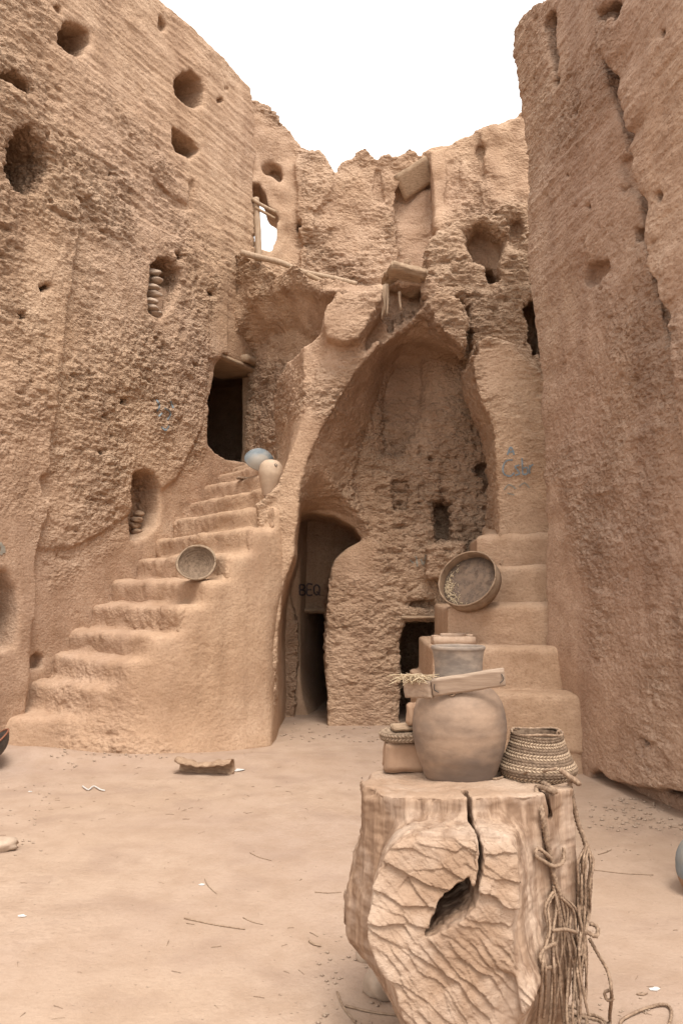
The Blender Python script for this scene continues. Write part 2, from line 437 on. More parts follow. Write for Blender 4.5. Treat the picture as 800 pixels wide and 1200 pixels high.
# eroded shelf line between smooth upper wall and rough lower wall
low = lw.uv([(-200, 90), (-60, 40), (30, 70), (60, 150), (110, 215), (170, 262), (235, 292), (262, 330), (262, 420), (244, 420), (236, 500), (205, 560), (150, 600), (80, 640)])+[(-4.8, 1.7), (-4.8, 8)]
lw.add(lw.prism(low, -.5, .045, raw=True), .07)
def hole(v, pts, depth, k=.05, w=0.0, front=.6):
    v.sub(v.prism(pts, w-depth, w+front, wref=w), k)
hole(lw, [(69, 36), (80, 25), (93, 28), (106, 38), (107, 50), (99, 62), (90, 66), (76, 58), (68, 48)], .88)
hole(lw, [(206, 96), (214, 83), (224, 81), (235, 92), (240, 106), (238, 124), (230, 128), (218, 122), (207, 110)], .88)
hole(lw, [(204, 150), (212, 152), (226, 165), (236, 178), (224, 186), (206, 175), (203, 166)], .6, .04)
hole(lw, [(2, 178), (10, 152), (26, 148), (38, 162), (51, 186), (50, 206), (38, 224), (22, 234), (8, 220), (1, 200)], .9, .08)
hole(lw, [(0, 80), (14, 84), (32, 96), (37, 108), (26, 112), (8, 100), (-8, 95)], .22, .08)
hole(lw, [(176, 312), (186, 303), (200, 305), (210, 318), (211, 330), (203, 345), (198, 362), (186, 374), (172, 366), (170, 345), (174, 328)], .34, .05)
hole(lw, [(151, 634), (151, 566), (156, 554), (168, 550), (180, 556), (187, 572), (188, 600), (184, 618), (170, 632), (160, 637)], .42, .04)
hole(lw, [(-25, 664), (8, 668), (20, 690), (24, 720), (18, 760), (-30, 770)], .85, .06, .12)
hole(lw, [(37, 786), (42, 772), (52, 764), (60, 770), (58, 786)], .25, .03, .1)
hole(lw, [(190, 18), (196, 30), (192, 36), (187, 32)], .12, .04)
for x, y in ((41, 341), (48, 338), (18, 372), (130, 205), (262, 92), (264, 104), (256, 118), (142, 470), (114, 532), (209, 300), (245, 345), (70, 10)):
    r = random.uniform(3, 6); hole(lw, [(x-r, y-r*.8), (x+r*.7, y-r), (x+r, y+r*.8), (x-r*.6, y+r)], .10, .04)
# old shallow plaster blister outline
for seg in ([(180, 212), (190, 228), (206, 240), (224, 246), (222, 240), (206, 233), (194, 222), (186, 210)], [(224, 212), (228, 212), (227, 244), (223, 244)]):
    hole(lw, seg, .05, .02)
# the upper doorway
lw.sub(lw.prism([(258, 413), (306, 440), (303, 546), (288, 541), (268, 538), (254, 530), (245, 520), (247, 470)], -1.3, .5, wref=0), .03)
lw.sub(np.maximum(np.maximum(np.abs(lw.U-4.05)-1.0, np.abs(lw.V-4.3)-.95), lw.slab(-1.5, -.34)), .03)
lw.noise(.035, .9, 1); lw.noise(.018, (.35, .22, .3), 2)
SM = [([(232, 560), (240, 470), (247, 380), (262, 320), (300, 300), (340, 420), (330, 560), (240, 600), (205, 570)], .12),
      ([(-60, 620), (30, 600), (60, 690), (140, 640), (190, 560), (240, 545), (300, 560), (330, 900), (-200, 900), (-200, 600)], .10),
      ([(100, -400), (400, -400), (400, 300), (265, 262), (180, 170), (90, 60), (50, -60)], .34),
      ([(225, 120), (330, 120), (330, 300), (262, 330), (235, 260)], .25)]
def left_extra(V, L, R):
    # row lines of old plaster strokes on the upper wall
    s = fbm(L*np.array([1, 1, 1]), (.55, .5, .05), 51, 2)
    m = np.clip((L[:, 2]-5.0)/1.0, 0, 1)
    return m*s*.016
finish(lw, 'mud_wall', M['mud'], .92, SM, extra=left_extra, amp=.92)
rm = Vol(PL, WU, (WU[1], -WU[0]), (2.1, 7.2), (2.8, 5.8), (-3.8, -.02), .05)  # unseen room added behind the doorway to keep the opening dark
rm.D = np.maximum(np.maximum(np.abs(rm.U-4.65)-2.35, np.abs(rm.V-4.3)-1.3), rm.slab(-3.6, -.16)).astype(np.float32)
rm.sub(np.maximum(np.maximum(np.abs(rm.U-4.75)-1.75, np.abs(rm.V-4.3)-.97), rm.slab(-3.4, -.40)), .04)
rm.sub(np.maximum(np.maximum(np.abs(rm.U-4.05)-1.0, np.abs(rm.V-4.3)-.95), rm.slab(-1.0, .5)), .02)
finish(rm, 'room_shell', M['mud'], .3, (), parent=bpy.data.objects['mud_wall'], sub=False)
left_wall = bpy.data.objects['mud_wall']
tag(left_wall, 'tall rough mud wall on the left, full of small holes, with a doorway high above the long stair', 'wall')
del lw

# ================================================================== UPPER BACK WALL
WY = ((0, 0), (1, 0), (0, 1))
bw = Vol(*WY, (-1.75, 3.7), (4.6, 9.2), (11.9, 14.2), .03)
_W = bw.Wc
_g = np.where(bw.U < -.66, np.clip((bw.U+1.42)/.76, -.5, 1)*.40-.40, 0.0)
bw.Wc = _W-_g
prof = [(250, 420), (250, 128), (285, 120), (300, 126), (318, 139), (332, 150), (343, 162), (352, 172), (358, 176), (370, 177), (379, 182), (386, 188), (390, 198), (391, 209), (395, 196), (403, 188), (412, 186), (420, 179), (428, 178), (435, 184), (441, 189), (452, 182), (459, 188), (468, 186), (480, 178), (492, 180), (500, 175), (512, 170), (528, 165), (538, 158), (550, 158), (572, 148), (590, 142), (604, 140), (620, 128), (700, 125), (700, 420)]
bw.add(bw.prism(prof, 12.62, 13.3, wref=12.62))
# nearer plaster piers of this wall
bw.add(bw.prism([(352, 400), (350, 176), (372, 177), (388, 190), (391, 212), (380, 230), (362, 250), (356, 400)], 12.52, 13.2, wref=12.5), .1)
bw.add(bw.prism([(504, 400), (503, 174), (522, 170), (524, 215), (522, 300), (520, 400)], 12.5, 13.2, wref=12.5), .06)
bw.add(bw.prism([(566, 400), (566, 152), (604, 140), (700, 120), (700, 400)], 12.55, 13.2, wref=12.5), .06)
bw.sub(bw.prism([(294, 301), (295, 262), (294, 238), (297, 227), (305, 226), (312, 236), (316, 250), (325, 256), (326, 275), (323, 303)], 11.9, 14.2, wref=12.6), .04)
bw.sub(bw.prism([(311, 205), (320, 199), (329, 201), (332, 214), (329, 222), (322, 214), (314, 213)], 12.2, 12.95, wref=12.6), .05)
bw.sub(bw.prism([(346, 262), (350, 257), (355, 259), (357, 270), (350, 272)], 12.2, 12.8, wref=12.6), .04)
bw.sub(bw.prism([(464, 222), (470, 212), (503, 204), (510, 270), (512, 330), (470, 330), (467, 270)], 12.2, 12.86, wref=12.6), .05)
bw.sub(bw.prism([(468, 222), (500, 186), (504, 196), (504, 206), (478, 226)], 12.3, 12.9, wref=12.6), .03)
bw.sub(bw.prism([(524, 190), (534, 184), (541, 192), (541, 212), (530, 214), (523, 206)], 12.2, 12.66, wref=12.6), .06)
bw.sub(bw.prism([(556, 178), (560, 168), (568, 172), (570, 205), (568, 228), (564, 226), (560, 200)], 12.2, 12.68, wref=12.6), .05)
bw.sub(bw.prism([(440, 200), (445, 196), (448, 235), (441, 240), (437, 220)], 12.2, 12.68, wref=12.6), .05)
bw.Wc = _W
bw.noise(.05, .45, 3); bw.noise(.045, .2, 4); bw.noise(.03, .11, 5)
def crumb(V, L, R):
    x, y = proj(V)
    return np.zeros(len(V))
bwo = finish(bw, 'mud_wall', M['mud'], 1.1, [([(290, 130), (350, 160), (350, 300), (325, 310), (290, 300)], .15), ([(464, 205), (510, 200), (512, 330), (464, 330)], .15), ([(500, 170), (525, 170), (525, 330), (500, 330)], .3), ([(568, 150), (640, 120), (640, 235), (568, 240)], .45)], seed=1)
tag(bwo, 'ruined upper back wall with crumbling jagged top, window post opening and walled-up recess', 'wall')
del bw

# ================================================================== ARCHED BUILDING
ab = Vol(*WY, (-1.95, 3.0), (-.1, 6.75), (8.55, 12.85), .03)
Y0, YB = 8.9, 9.85
front = [(300, 950), (300, 590), (322, 575), (338, 545), (352, 512), (372, 462), (388, 418), (386, 398), (384, 386), (398, 368), (416, 356), (424, 345), (440, 333), (462, 324), (480, 318), (500, 322), (520, 338), (538, 352), (546, 372), (550, 400), (556, 399), (575, 397), (600, 400), (625, 410), (660, 425), (700, 440), (700, 950)]
fs = ab.face2(ab.uv(front, Y0))
rb = np.clip((ab.Wc-9.0)/3.0, 0, 1)
# crown mass rises towards the upper storey with the depth
ab.add(np.maximum(fs, ab.slab(Y0, 12.6)))
crown = ab.uv([(432, 420), (424, 352), (440, 333), (520, 330), (540, 420)], 9.3)
fill = np.maximum(np.maximum(ab.V-(1.60+.372*ab.Wc), ab.plan2([(-.25, 9.5), (-.05, 9.3), (1.4, 9.2), (2.9, 9.2), (2.9, 12.8), (-.5, 12.8)])), -ab.V)
ab.add(fill, .08)
# upper right wall, set back over the right pier
ab.add(ab.prism([(497, 430), (497, 300), (500, 279), (512, 266), (530, 258), (552, 248), (575, 244), (600, 236), (618, 231), (720, 225), (720, 950), (497, 950)], 9.48, 12.8, wref=9.48), .06)
# landing wall and the thick floor above it with its half vault: its face runs slantwise towards the arch
def lipY(px): return (11.6-1.12*1.38)/(1+1.12*(px-400)/968)
def lip_poly(pts, back=0.0):
    out = []
    for px, py in pts:
        q_ = at(px, py, lipY(px)+back); out.append((q_[0], q_[2]))
    return out
WL = ab.Wc-(11.6-1.12*(ab.U+1.38))
def lip_prism(pts, a, b_, back=0.0): return np.maximum(ab.face2(lip_poly(pts, back)), np.abs(WL-(a+b_)/2)*.66-(b_-a)/2*.66)
ab.add(np.maximum(lip_prism([(230, 450), (240, 297), (285, 297), (300, 300), (340, 311), (390, 328), (412, 334), (440, 345), (440, 372), (410, 450)], 0, 4), ab.slab(9, 12.8)), .08)
ab.add(np.maximum(lip_prism([(225, 980), (240, 380), (418, 366), (418, 980)], .65, 4), ab.slab(9, 12.8)), .05)
flank = ab.plan2([(-1.2, 12.6), (-1.10, 11.8), (-.97, 11.1), (-.80, 10.3), (-.60, 9.5), (-.42, 8.98), (.3, 8.98), (.3, 12.6)])
ab.add(np.maximum(flank, (ab.V-(4.38+.25*(ab.U+.05)))*.8), .32)
vf = [(262, 470), (268, 400), (284, 366), (296, 352), (312, 342), (332, 335), (352, 336), (376, 345), (396, 357), (406, 370), (400, 392), (384, 420), (370, 470)]
vb = [(262, 470), (275, 440), (290, 416), (304, 400), (322, 390), (345, 388), (366, 396), (384, 408), (396, 424), (390, 445), (372, 470)]
A_ = ab.face2(lip_poly(vf)); B_ = ab.face2(lip_poly(vb, .65)); t_ = np.clip(WL/.65, 0, 1)**1.3
ab.sub(np.maximum(A_*(1-t_)+B_*t_, np.abs(WL-.02)*.66-.42), .08)
ab.sub(lip_prism([(225, 980), (230, 450), (372, 450), (352, 520), (345, 600), (340, 980)], -1.6, .85), .08) if False else None
ab.sub(lip_prism([(200, 620), (230, 436), (366, 436), (352, 470), (330, 560), (322, 620)], -.2, .63), .14)
# cut away in front of the vault (the open space over the landing)
openl = [(-2.2, 9.0), (-.75, 9.0), (-.42, 9.6), (-.30, 10.4), (-.22, 11.58), (-2.2, 11.58)]
# the big arch and the opening under it
opA = [(322, 960), (322, 740), (330, 690), (343, 650), (347, 600), (350, 574), (362, 535), (385, 488), (412, 440), (440, 407), (468, 384), (497, 368), (512, 380), (527, 395), (538, 407), (547, 419), (552, 412), (555, 440), (563, 462), (574, 486), (582, 512), (585, 560), (586, 960)]
opB = [(322, 960), (322, 740), (330, 690), (343, 650), (347, 600), (370, 594), (392, 598), (415, 612), (433, 634), (436, 612), (424, 590), (414, 562), (424, 520), (440, 475), (458, 436), (474, 424), (492, 423), (530, 428), (560, 432), (592, 445), (600, 960)]
ab.sub(ab.loft(opA, Y0, opB, YB, 8.3, YB), .03)
ab.sub(ab.prism([(318, 960), (318, 740), (326, 690), (338, 650), (342, 604), (362, 597), (392, 602), (416, 616), (431, 634), (410, 646), (394, 660), (387, 680), (385, 720), (384, 960)], 9.6, 11.15, wref=YB), .05)
# lit jamb on the right of the passage
ab.add(ab.prism([(310, 960), (310, 700), (336, 690), (349, 730), (350, 780), (346, 830), (352, 960)], 10.55, 11.2, wref=10.9), .15)
ab.sub(ab.prism([(354, 838), (355, 716), (386, 716), (386, 838)], 10.9, 12.5, wref=11.15), .02)
# door under the arch on the right
ab.sub(ab.prism([(468, 960), (470, 780), (473, 727), (515, 727), (530, 960)], 9.4, 11.4, wref=YB), .03)
ab.sub(ab.prism([(472, 716), (478, 702), (494, 697), (512, 704), (516, 718)], 9.4, 10.02, wref=YB), .05)
ab.sub(ab.prism([(507, 637), (508, 600), (511, 588), (520, 584), (529, 590), (531, 636)], 9.4, 10.35, wref=YB), .03)
ab.sub(ab.prism([(458, 600), (459, 562), (480, 562), (480, 601)], 9.4, 9.97, wref=YB), .03)
ab.sub(ab.prism([(560, 556), (562, 545), (574, 543), (586, 556)], 9.4, 10.05, wref=YB), .05)
ab.sub(ab.prism([(448, 500), (450, 460), (458, 436), (472, 422), (492, 422), (496, 446), (486, 500), (468, 530), (452, 528)], 9.4, 10.06, wref=YB), .26)
ab.add(ab.prism([(503, 675), (505, 643), (528, 636), (544, 634), (546, 675)], 9.55, 9.95, wref=9.6), .05)
wl = (ab.U-PL[0])*WU[1]-(ab.Wc-PL[1])*WU[0]
ab.D = smax(ab.D, (-(wl+.10)).astype(np.float32)+0*ab.D, .01)
# erosion of the face over the arch
ab.sub(ab.prism([(424, 410), (430, 385), (450, 362), (470, 348), (492, 342), (500, 352), (480, 366), (456, 384), (438, 404), (430, 416)], 8.3, 9.08, wref=Y0), .05)
ab.sub(ab.prism([(448, 345), (452, 330), (470, 338), (495, 336), (482, 348), (462, 358), (452, 368)], 8.3, 9.25, wref=Y0), .03)
for (a, b_) in ((456, 372), (467, 363), (477, 357), (488, 350)):
    ab.sub(ab.prism([(a, b_-4), (a+1.6, b_-5), (a+4, b_+7), (a+2.4, b_+8)], 8.3, 9.22, wref=Y0), .01)
pier = ab.prism([(552, 960), (555, 440), (550, 420), (549, 404), (556, 399), (575, 397), (596, 401), (612, 418), (640, 440), (700, 450), (700, 960)], 8.72, 9.6, wref=8.72)
pier = np.maximum(pier, -ab.prism([(300, 960), (300, 300), (549, 300), (552, 412), (555, 440), (563, 462), (574, 486), (582, 512), (585, 560), (586, 960)], 8.0, 10, wref=8.72))
ab.add(pier, .02)
ab.add(np.maximum(ab.prism([(380, 398), (377, 380), (380, 358), (392, 346), (410, 342), (420, 345), (438, 336), (452, 334), (452, 352), (440, 372), (430, 384), (420, 398), (402, 404)], 8.62, 9.4, wref=8.7), -9.), .05)
ab.add(ab.prism([(500, 352), (512, 340), (528, 347), (540, 360), (547, 382), (548, 402), (546, 414), (538, 404), (524, 392), (508, 375)], 8.70, 9.2, wref=8.7), .05)
# gap between crown end and right pier
ab.sub(ab.prism([(541, 345), (552, 350), (556, 385), (556, 425), (548, 422), (549, 395), (543, 372)], 8.3, 9.6, wref=9.0), .02)
ab.sub(ab.prism([(527, 346), (538, 344), (544, 352), (538, 358)], 8.3, 9.55, wref=9.1), .04)
# niche, slot and holes of the upper right wall
hole2 = lambda pts, d, k=.05, w=9.48: ab.sub(ab.prism(pts, w-.9, w+d, wref=w), k)
hole2([(550, 274), (562, 262), (576, 268), (590, 276), (592, 296), (586, 322), (574, 328), (566, 312), (552, 306)], .42, .10)
hole2([(572, 300), (586, 298), (586, 322), (574, 326)], .75, .05)
hole2([(604, 362), (628, 354), (632, 380), (631, 452), (622, 440), (612, 400)], .32, .04)
hole2([(602, 262), (607, 256), (610, 270), (607, 288), (602, 280)], .16, .08)
# pier face: leaning plaster sheet
ab.noise(.05, .7, 7); ab.noise(.03, .28, 8); 
mk = np.clip((ab.V-4.0)/1.0, 0, 1)*np.ones_like(ab.D)
ab.noise(.05, .22, 9, mk); ab.noise(.03, .12, 10, mk*.8+.2)
SM = [([(300, 600), (325, 575), (330, 500), (362, 470), (380, 500), (352, 575), (350, 600)], .1),
      ([(345, 590), (400, 590), (440, 640), (440, 680), (386, 680), (345, 720), (320, 900), (318, 640)], .3),
      ([(352, 575), (385, 490), (440, 405), (497, 367), (541, 412), (490, 420), (455, 430), (425, 510), (410, 560)], .35),
      ([(285, 375), (300, 350), (345, 335), (412, 370), (390, 430), (300, 420)], .3),
      ([(586, 620), (640, 580), (640, 640), (580, 640)], .1), ([(556, 402), (600, 402), (640, 445), (640, 600), (590, 610), (580, 500)], .42)]
abo = finish(ab, 'arched_building', M['mud'], 1.05, SM, seed=2)
tag(abo, 'half-ruined mud building around a tall broken pointed arch with dark doorways beneath', 'building')
del ab

# ================================================================== RIGHT TOWER WALL
RU = np.array([-.165, .986]); RU /= np.linalg.norm(RU)
PR = (2.02, 7.4)
rw = Vol(PR, RU, (-RU[1], RU[0]), (-5.2, 1.35), (-.15, 9.6), (-1.3, .2), .03) if False else None
rwd = np.array([-RU[1], RU[0]]); rwd = rwd if rwd[0] < 0 else -rwd
rw = Vol(PR, RU, rwd, (-4.6, 1.35), (-.15, 8.6), (-1.2, .22), .028)
edge = rw.uv([(645, 760), (641, 640), (637, 560), (632, 450), (626, 380), (619, 300), (613, 200), (611, 140), (607, 90), (603, 60), (604, 36), (612, 22), (626, 8), (640, -4), (665, -18), (700, -40)])
pol = [(edge[0][0], -.3)]+edge+[(-1.0, 8.4), (-4.8, 8.5), (-4.8, -.3)]
rw.add(rw.prism(pol, -1.1, 0.0, raw=True))
# the nearer wall right of the crack stands a little proud
near = rw.uv([(704, -60), (712, 30), (722, 80), (738, 150), (752, 210), (766, 280), (778, 340), (792, 400), (808, 470), (830, 560)])
rw.add(rw.prism([(near[0][0], 8.5)]+near+[(near[-1][0]-.4, 3.0), (-4.8, 3.0), (-4.8, 8.5)], -.6, .13, raw=True), .02)
cr = [(690, -60), (690, 10), (697, 60), (706, 100), (722, 160), (735, 215), (748, 280), (760, 330), (773, 385), (788, 430), (800, 470),
      (797, 420), (784, 365), (772, 300), (762, 245), (750, 195), (736, 140), (724, 90), (714, 40), (708, -10), (706, -60)]
rw.sub(rw.prism(cr, -.75, .5, wref=.05), .03)
hole3 = lambda pts, d, k=.05, w=0.0: rw.sub(rw.prism(pts, w-d, w+.6, wref=w), k)
hole3([(698, 8), (703, 6), (706, 14), (704, 24), (699, 22)], 1.6, .02)
hole3([(719, 14), (730, 5), (740, 10), (745, 22), (738, 34), (724, 34), (718, 26)], .45, .05)
hole3([(642, 12), (648, 18), (646, 44), (652, 66), (650, 92), (640, 60), (636, 24)], .26, .05)
hole3([(684, 312), (694, 308), (711, 305), (712, 316), (698, 330), (686, 334), (680, 328)], .14, .04)
hole3([(742, 268), (758, 270), (762, 280), (750, 286), (742, 280)], .16, .04)
hole3([(722, 190), (745, 180), (752, 215), (738, 225), (728, 215)], .08, .08)
for x, y, r in ((676, 243, 4), (690, 243, 5), (675, 130, 3), (657, 138, 3), (664, 205, 4), (726, 223, 3), (676, 630, 3.2), (722, 645, 3), (792, 668, 4), (748, 745, 2), (752, 868, 4), (734, 645, 3), (700, 265, 4), (650, 96, 4), (623, 93, 2), (790, 232, 4), (795, 42, 4), (640, 230, 3), (760, 330, 4), (684, 285, 4), (730, 560, 4), (706, 790, 3), (764, 820, 3)):
    hole3([(x-r, y-r*.7), (x+r*.6, y-r*1.1), (x+r, y+r*.7), (x-r*.5, y+r)], .12, .03)
# undercut at the foot of the wall with its torn plaster lip
lip = rw.uv([(690, 908), (700, 902), (714, 914), (745, 921), (775, 922), (810, 932), (900, 960), (1100, 1010)])
rw.sub(rw.prism(lip+[(-4.6, -.05), (lip[0][0], -.05)], -.30, .5, raw=True), .03)
lip2 = rw.uv([(690, 880), (702, 898), (714, 914), (745, 923), (775, 922), (810, 932), (900, 960), (1100, 1010)])
0 and rw.add(rw.prism(lip2+[(-4.5, .6), (-.6, .45)], -.2, .0, raw=True), .16)
rw.add(np.maximum(rw.prism(lip+[(-4.6, -.2), (lip[0][0], -.2)], -.5, -.16, raw=True), rw.V-.10), .06)
rw.noise(.035, .8, 12); rw.noise(.02, (.4, .16, .3), 13)
rw.sub(rw.prism(cr, -.65, .5, wref=.05), .02)
m3 = np.exp(-((rw.U-np.interp(rw.V, [3, 8.5], [near[-1][0]+.15, near[0][0]+.25]))/.28)**2)*(rw.V > 3.2)
rw.noise(.05, (.18, .10, .18), 14, m3)
SM = [([(560, 600), (655, 560), (690, 700), (690, 1000), (640, 1000)], .15), ([(640, 850), (700, 790), (900, 880), (1400, 1200), (600, 1200)], .5),
      ([(706, -80), (830, 560), (1200, 500), (1200, -200)], .45), ([(600, 0), (640, 0), (650, 120), (640, 260), (605, 200)], .55)]
def right_extra(V, L, R):
    s = fbm(L, (.50, .5, .055), 61, 2)
    m = np.clip((L[:, 2]-3.4)/1.6, 0, 1)
    return m*(s*.016)
rwo = finish(rw, 'mud_wall', M['mud_r'], .8, SM, extra=right_extra, seed=3, amp=.8)
tag(rwo, 'tall plain mud tower wall on the right, split by a deep vertical crack', 'wall')
del rw

# ================================================================== GROUND
def gh(X, Y):
    P = np.stack([X, Y, 0*X], 1)
    z = .022*fbm(P, 1.6, 3, 3)+.006*fbm(P, .25, 5, 2)
    # drifts against the walls
    dl = (X-PL[0])*WU[1]-(Y-PL[1])*WU[0]
    z += .16*np.exp(-np.maximum(dl, 0)/.35)*(1+.5*fbm(P, .5, 9, 2))
    dr = -((X-PR[0])*RU[1]-(Y-PR[1])*RU[0])
    z += .03*np.exp(-np.maximum(dr, 0)/.25)*(1+.5*fbm(P, .5, 11, 2))
    z += .05*np.exp(-((X+1.7)**2/2.2+(Y-7.9)**2/.10))
    z += .07*np.exp(-((X+2.85)**2/.25+(Y-7.95)**2/.05))
    return z
gx = np.concatenate([np.linspace(-60, -5, 24)[:-1], np.arange(-5, 5, .03), np.linspace(5, 60, 24)])
gy = np.concatenate([np.linspace(-40, 1.5, 20)[:-1], np.arange(1.5, 11.5, .03), np.linspace(11.5, 80, 24)])
GX, GY = np.meshgrid(gx, gy, indexing='ij')
V = np.stack([GX.ravel(), GY.ravel(), gh(GX.ravel(), GY.ravel())], 1)
far = (np.abs(V[:, 0]) > 5) | (V[:, 1] > 11.6) | (V[:, 1] < 1.4)
V[far, 2] = 0
nx, ny = len(gx), len(gy)
i, j = np.meshgrid(np.arange(nx-1), np.arange(ny-1), indexing='ij'); i = i.ravel(); j = j.ravel()
Q = np.stack([i*ny+j, (i+1)*ny+j, (i+1)*ny+j+1, i*ny+j+1], 1)
pd = fbm(V, .7, 71, 3)
g = link_np('ground', V, Q, M['dirt'], attrs={'rough': np.clip(.12+.5*pd, .05, .5)})
tag(g, None, kind='structure')
def gz(x, y): return float(gh(np.array([x]), np.array([y]))[0])

# ================================================================== LEFT STAIR
def Lt(t): return np.array([PL[0]+WU[0]*t, PL[1]+WU[1]*t])
tl = [.1, .52, .82, 1.05, 1.36, 1.68, 2.08, 2.43, 2.78, 3.11, 3.45, 3.78, 4.1]
zs = [.35, .66, .92, 1.16, 1.44, 1.70, 1.97, 2.24, 2.51, 2.77, 3.02, 3.22, 3.36]
Rr = [(78, 8.22), (120, 8.14), (150, 8.07), (181, 8.06), (215, 8.17), (243, 8.30), (270, 8.45), (296, 8.60), (322, 8.78), (338, 9.02), (343, 9.45), (344, 9.95), (346, 10.4)]
Lp = []
for t_, r_ in zip(tl, Rr):
    q = Lt(t_); r = np.array([(r_[0]-400)/968*r_[1]*1.0, r_[1]])
    d = q-r; d /= np.linalg.norm(d); Lp.append((tuple(q+d*.25), tuple(r)))
Lp.append((tuple(Lt(5.6)), (-.2, 12.7)))
stair = thing('mud_staircase', 'long curving mud staircase climbing the left wall up to the high doorway', 'staircase', (-2.0, 8.8, 0))
sb = Vol(*WY, (-3.75, -.1), (-.12, 3.55), (7.8, 12.9), .028)
for k in range(13):
    a, b_ = Lp[k], Lp[k+1]
    sb.add(sb.post([a[0], a[1], b_[1], b_[0]], -.3, zs[k]-.018))
sb.D = smin(sb.D, sb.D, 0)
flare = sb.D - .10*np.clip(1-sb.V/.5, 0, 1)**2
sb.D = flare.astype(np.float32)
for _ in range(2):
    for a_ in (0, 2):
        sb.D = (sb.D*.4+np.roll(sb.D, 2, a_)*.3+np.roll(sb.D, -2, a_)*.3).astype(np.float32)
# right end curves in over the passage
sb.sub(sb.prism([(321, 980), (321, 760), (324, 715), (331, 686), (341, 655), (345, 625), (346, 596), (440, 596), (440, 980)], 7.5, 10.7, wref=8.85), .05)
sb.noise(.022, .7, 22); sb.noise(.010, .25, 23)
sb.D = sb.D.astype(np.float32)
SMs = [([(60, 790), (160, 770), (170, 840), (120, 880), (60, 880)], .55), ([(70, 860), (200, 870), (200, 900), (70, 900)], .8)]
finish(sb, 'stair_block', M['plaster'], .14, SMs, parent=stair, brick=.6, seed=4)
del sb
for k in range(13):
    a, b_ = Lp[k], Lp[k+1]
    pts = np.array([a[0], a[1], b_[1], b_[0]])
    c = pts.mean(0)
    e = np.array(a[1])-np.array(a[0]); n = np.array([e[1], -e[0]]); n /= np.linalg.norm(n)
    if np.dot(n, c-np.array(a[0])) > 0: n = -n
    ie = (np.array(a[0])-np.array(a[1])); ie = ie/np.linalg.norm(ie)*.045
    P_ = [tuple(np.array(a[0])+n*.008), tuple(np.array(a[1])+n*.008+ie), tuple(np.array(b_[1])-n*.03+ie), tuple(np.array(b_[0])-n*.03)]
    lo = np.min(P_, 0)-.1; hi = np.max(P_, 0)+.1
    v = Vol(*WY, (lo[0], hi[0]), (zs[k]-.46, zs[k]+.08), (lo[1], hi[1]), .022)
    body = v.post(P_, zs[k]-.27, zs[k])
    v.D = (body).astype(np.float32)
    # worn, rounded nose
    v.D = smax(v.D, ((v.V-zs[k])*.93+v.plan2(P_)*.5+.030).astype(np.float32), .05)
    v.noise(.024, .4, 100+k); v.noise(.011, .14, 130+k); v.noise(.012, .07, 160+k)
    finish(v, 'step', M['plaster'], .35, (), parent=stair, brick=.5, seed=5+k, sub=False)
# bits in niches at the stair
# ================================================================== RIGHT STAIR
rst = thing('mud_staircase', 'short steep mud staircase with five tall steps against the right tower wall', 'staircase', (1.3, 8.1, 0))
S2 = [(.70, 496, 7.50, 650, 7.28), (1.08, 505, 7.82, 650, 7.58), (1.45, 523, 8.15, 648, 7.90), (1.83, 545, 8.45, 650, 8.2), (2.18, 558, 8.82, 648, 8.5)]
e2 = []
for z, pl, yl, pr, yr in S2:
    A = np.array([(pl-400)/968*yl, yl]); B = np.array([(pr-400)/968*yr, yr]); d = (B-A)/np.linalg.norm(B-A)
    e2.append((z, A, B+d*.35))
v = Vol(*WY, (.2, 2.75), (-.12, 2.9), (7.05, 9.75), .028)
for z, A, B in e2:
    v.add(v.post([tuple(A), tuple(B), (B[0]+.1, 9.7), (A[0]+.05, 9.7)], -.3, z-.03), .02)
# leaning plaster slope above the last step
v.add(np.maximum(v.post([(1.58, 8.95), (2.3, 8.75), (2.3, 9.5), (1.6, 9.5)], -.1, 2.8), v.V-(2.22+.62*(v.U-1.68)+.25*(v.Wc-9))), .05)
v.noise(.018, .6, 31); v.noise(.008, .22, 32)
finish(v, 'stair_block', M['plaster'], .10, (), parent=rst, brick=.5, seed=31)
for k, (z, A, B) in enumerate(e2):
    nA = np.array(A); nB = np.array(B); d = (nB-nA)/np.linalg.norm(nB-nA); n = np.array([d[1], -d[0]])
    dep = .42 if k < 4 else .55
    P_ = [tuple(nA+n*.008), tuple(nB+n*.008), tuple(nB-n*dep), tuple(nA-n*dep)]
    lo = np.min(P_, 0)-.1; hi = np.max(P_, 0)+.1
    v = Vol(*WY, (lo[0], hi[0]), (z-.58, z+.07), (lo[1], hi[1]), .022)
    v.D = v.post(P_, z-.50, z).astype(np.float32)
    v.D = smax(v.D, ((v.V-z)*.93+v.plan2(P_)*.6+.030).astype(np.float32), .05)
    v.noise(.022, .4, 200+k); v.noise(.012, .12, 230+k); v.noise(.008, .07, 260+k)
    finish(v, 'step', M['plaster'], .15, (), parent=rst, brick=.4, seed=40+k, sub=False)

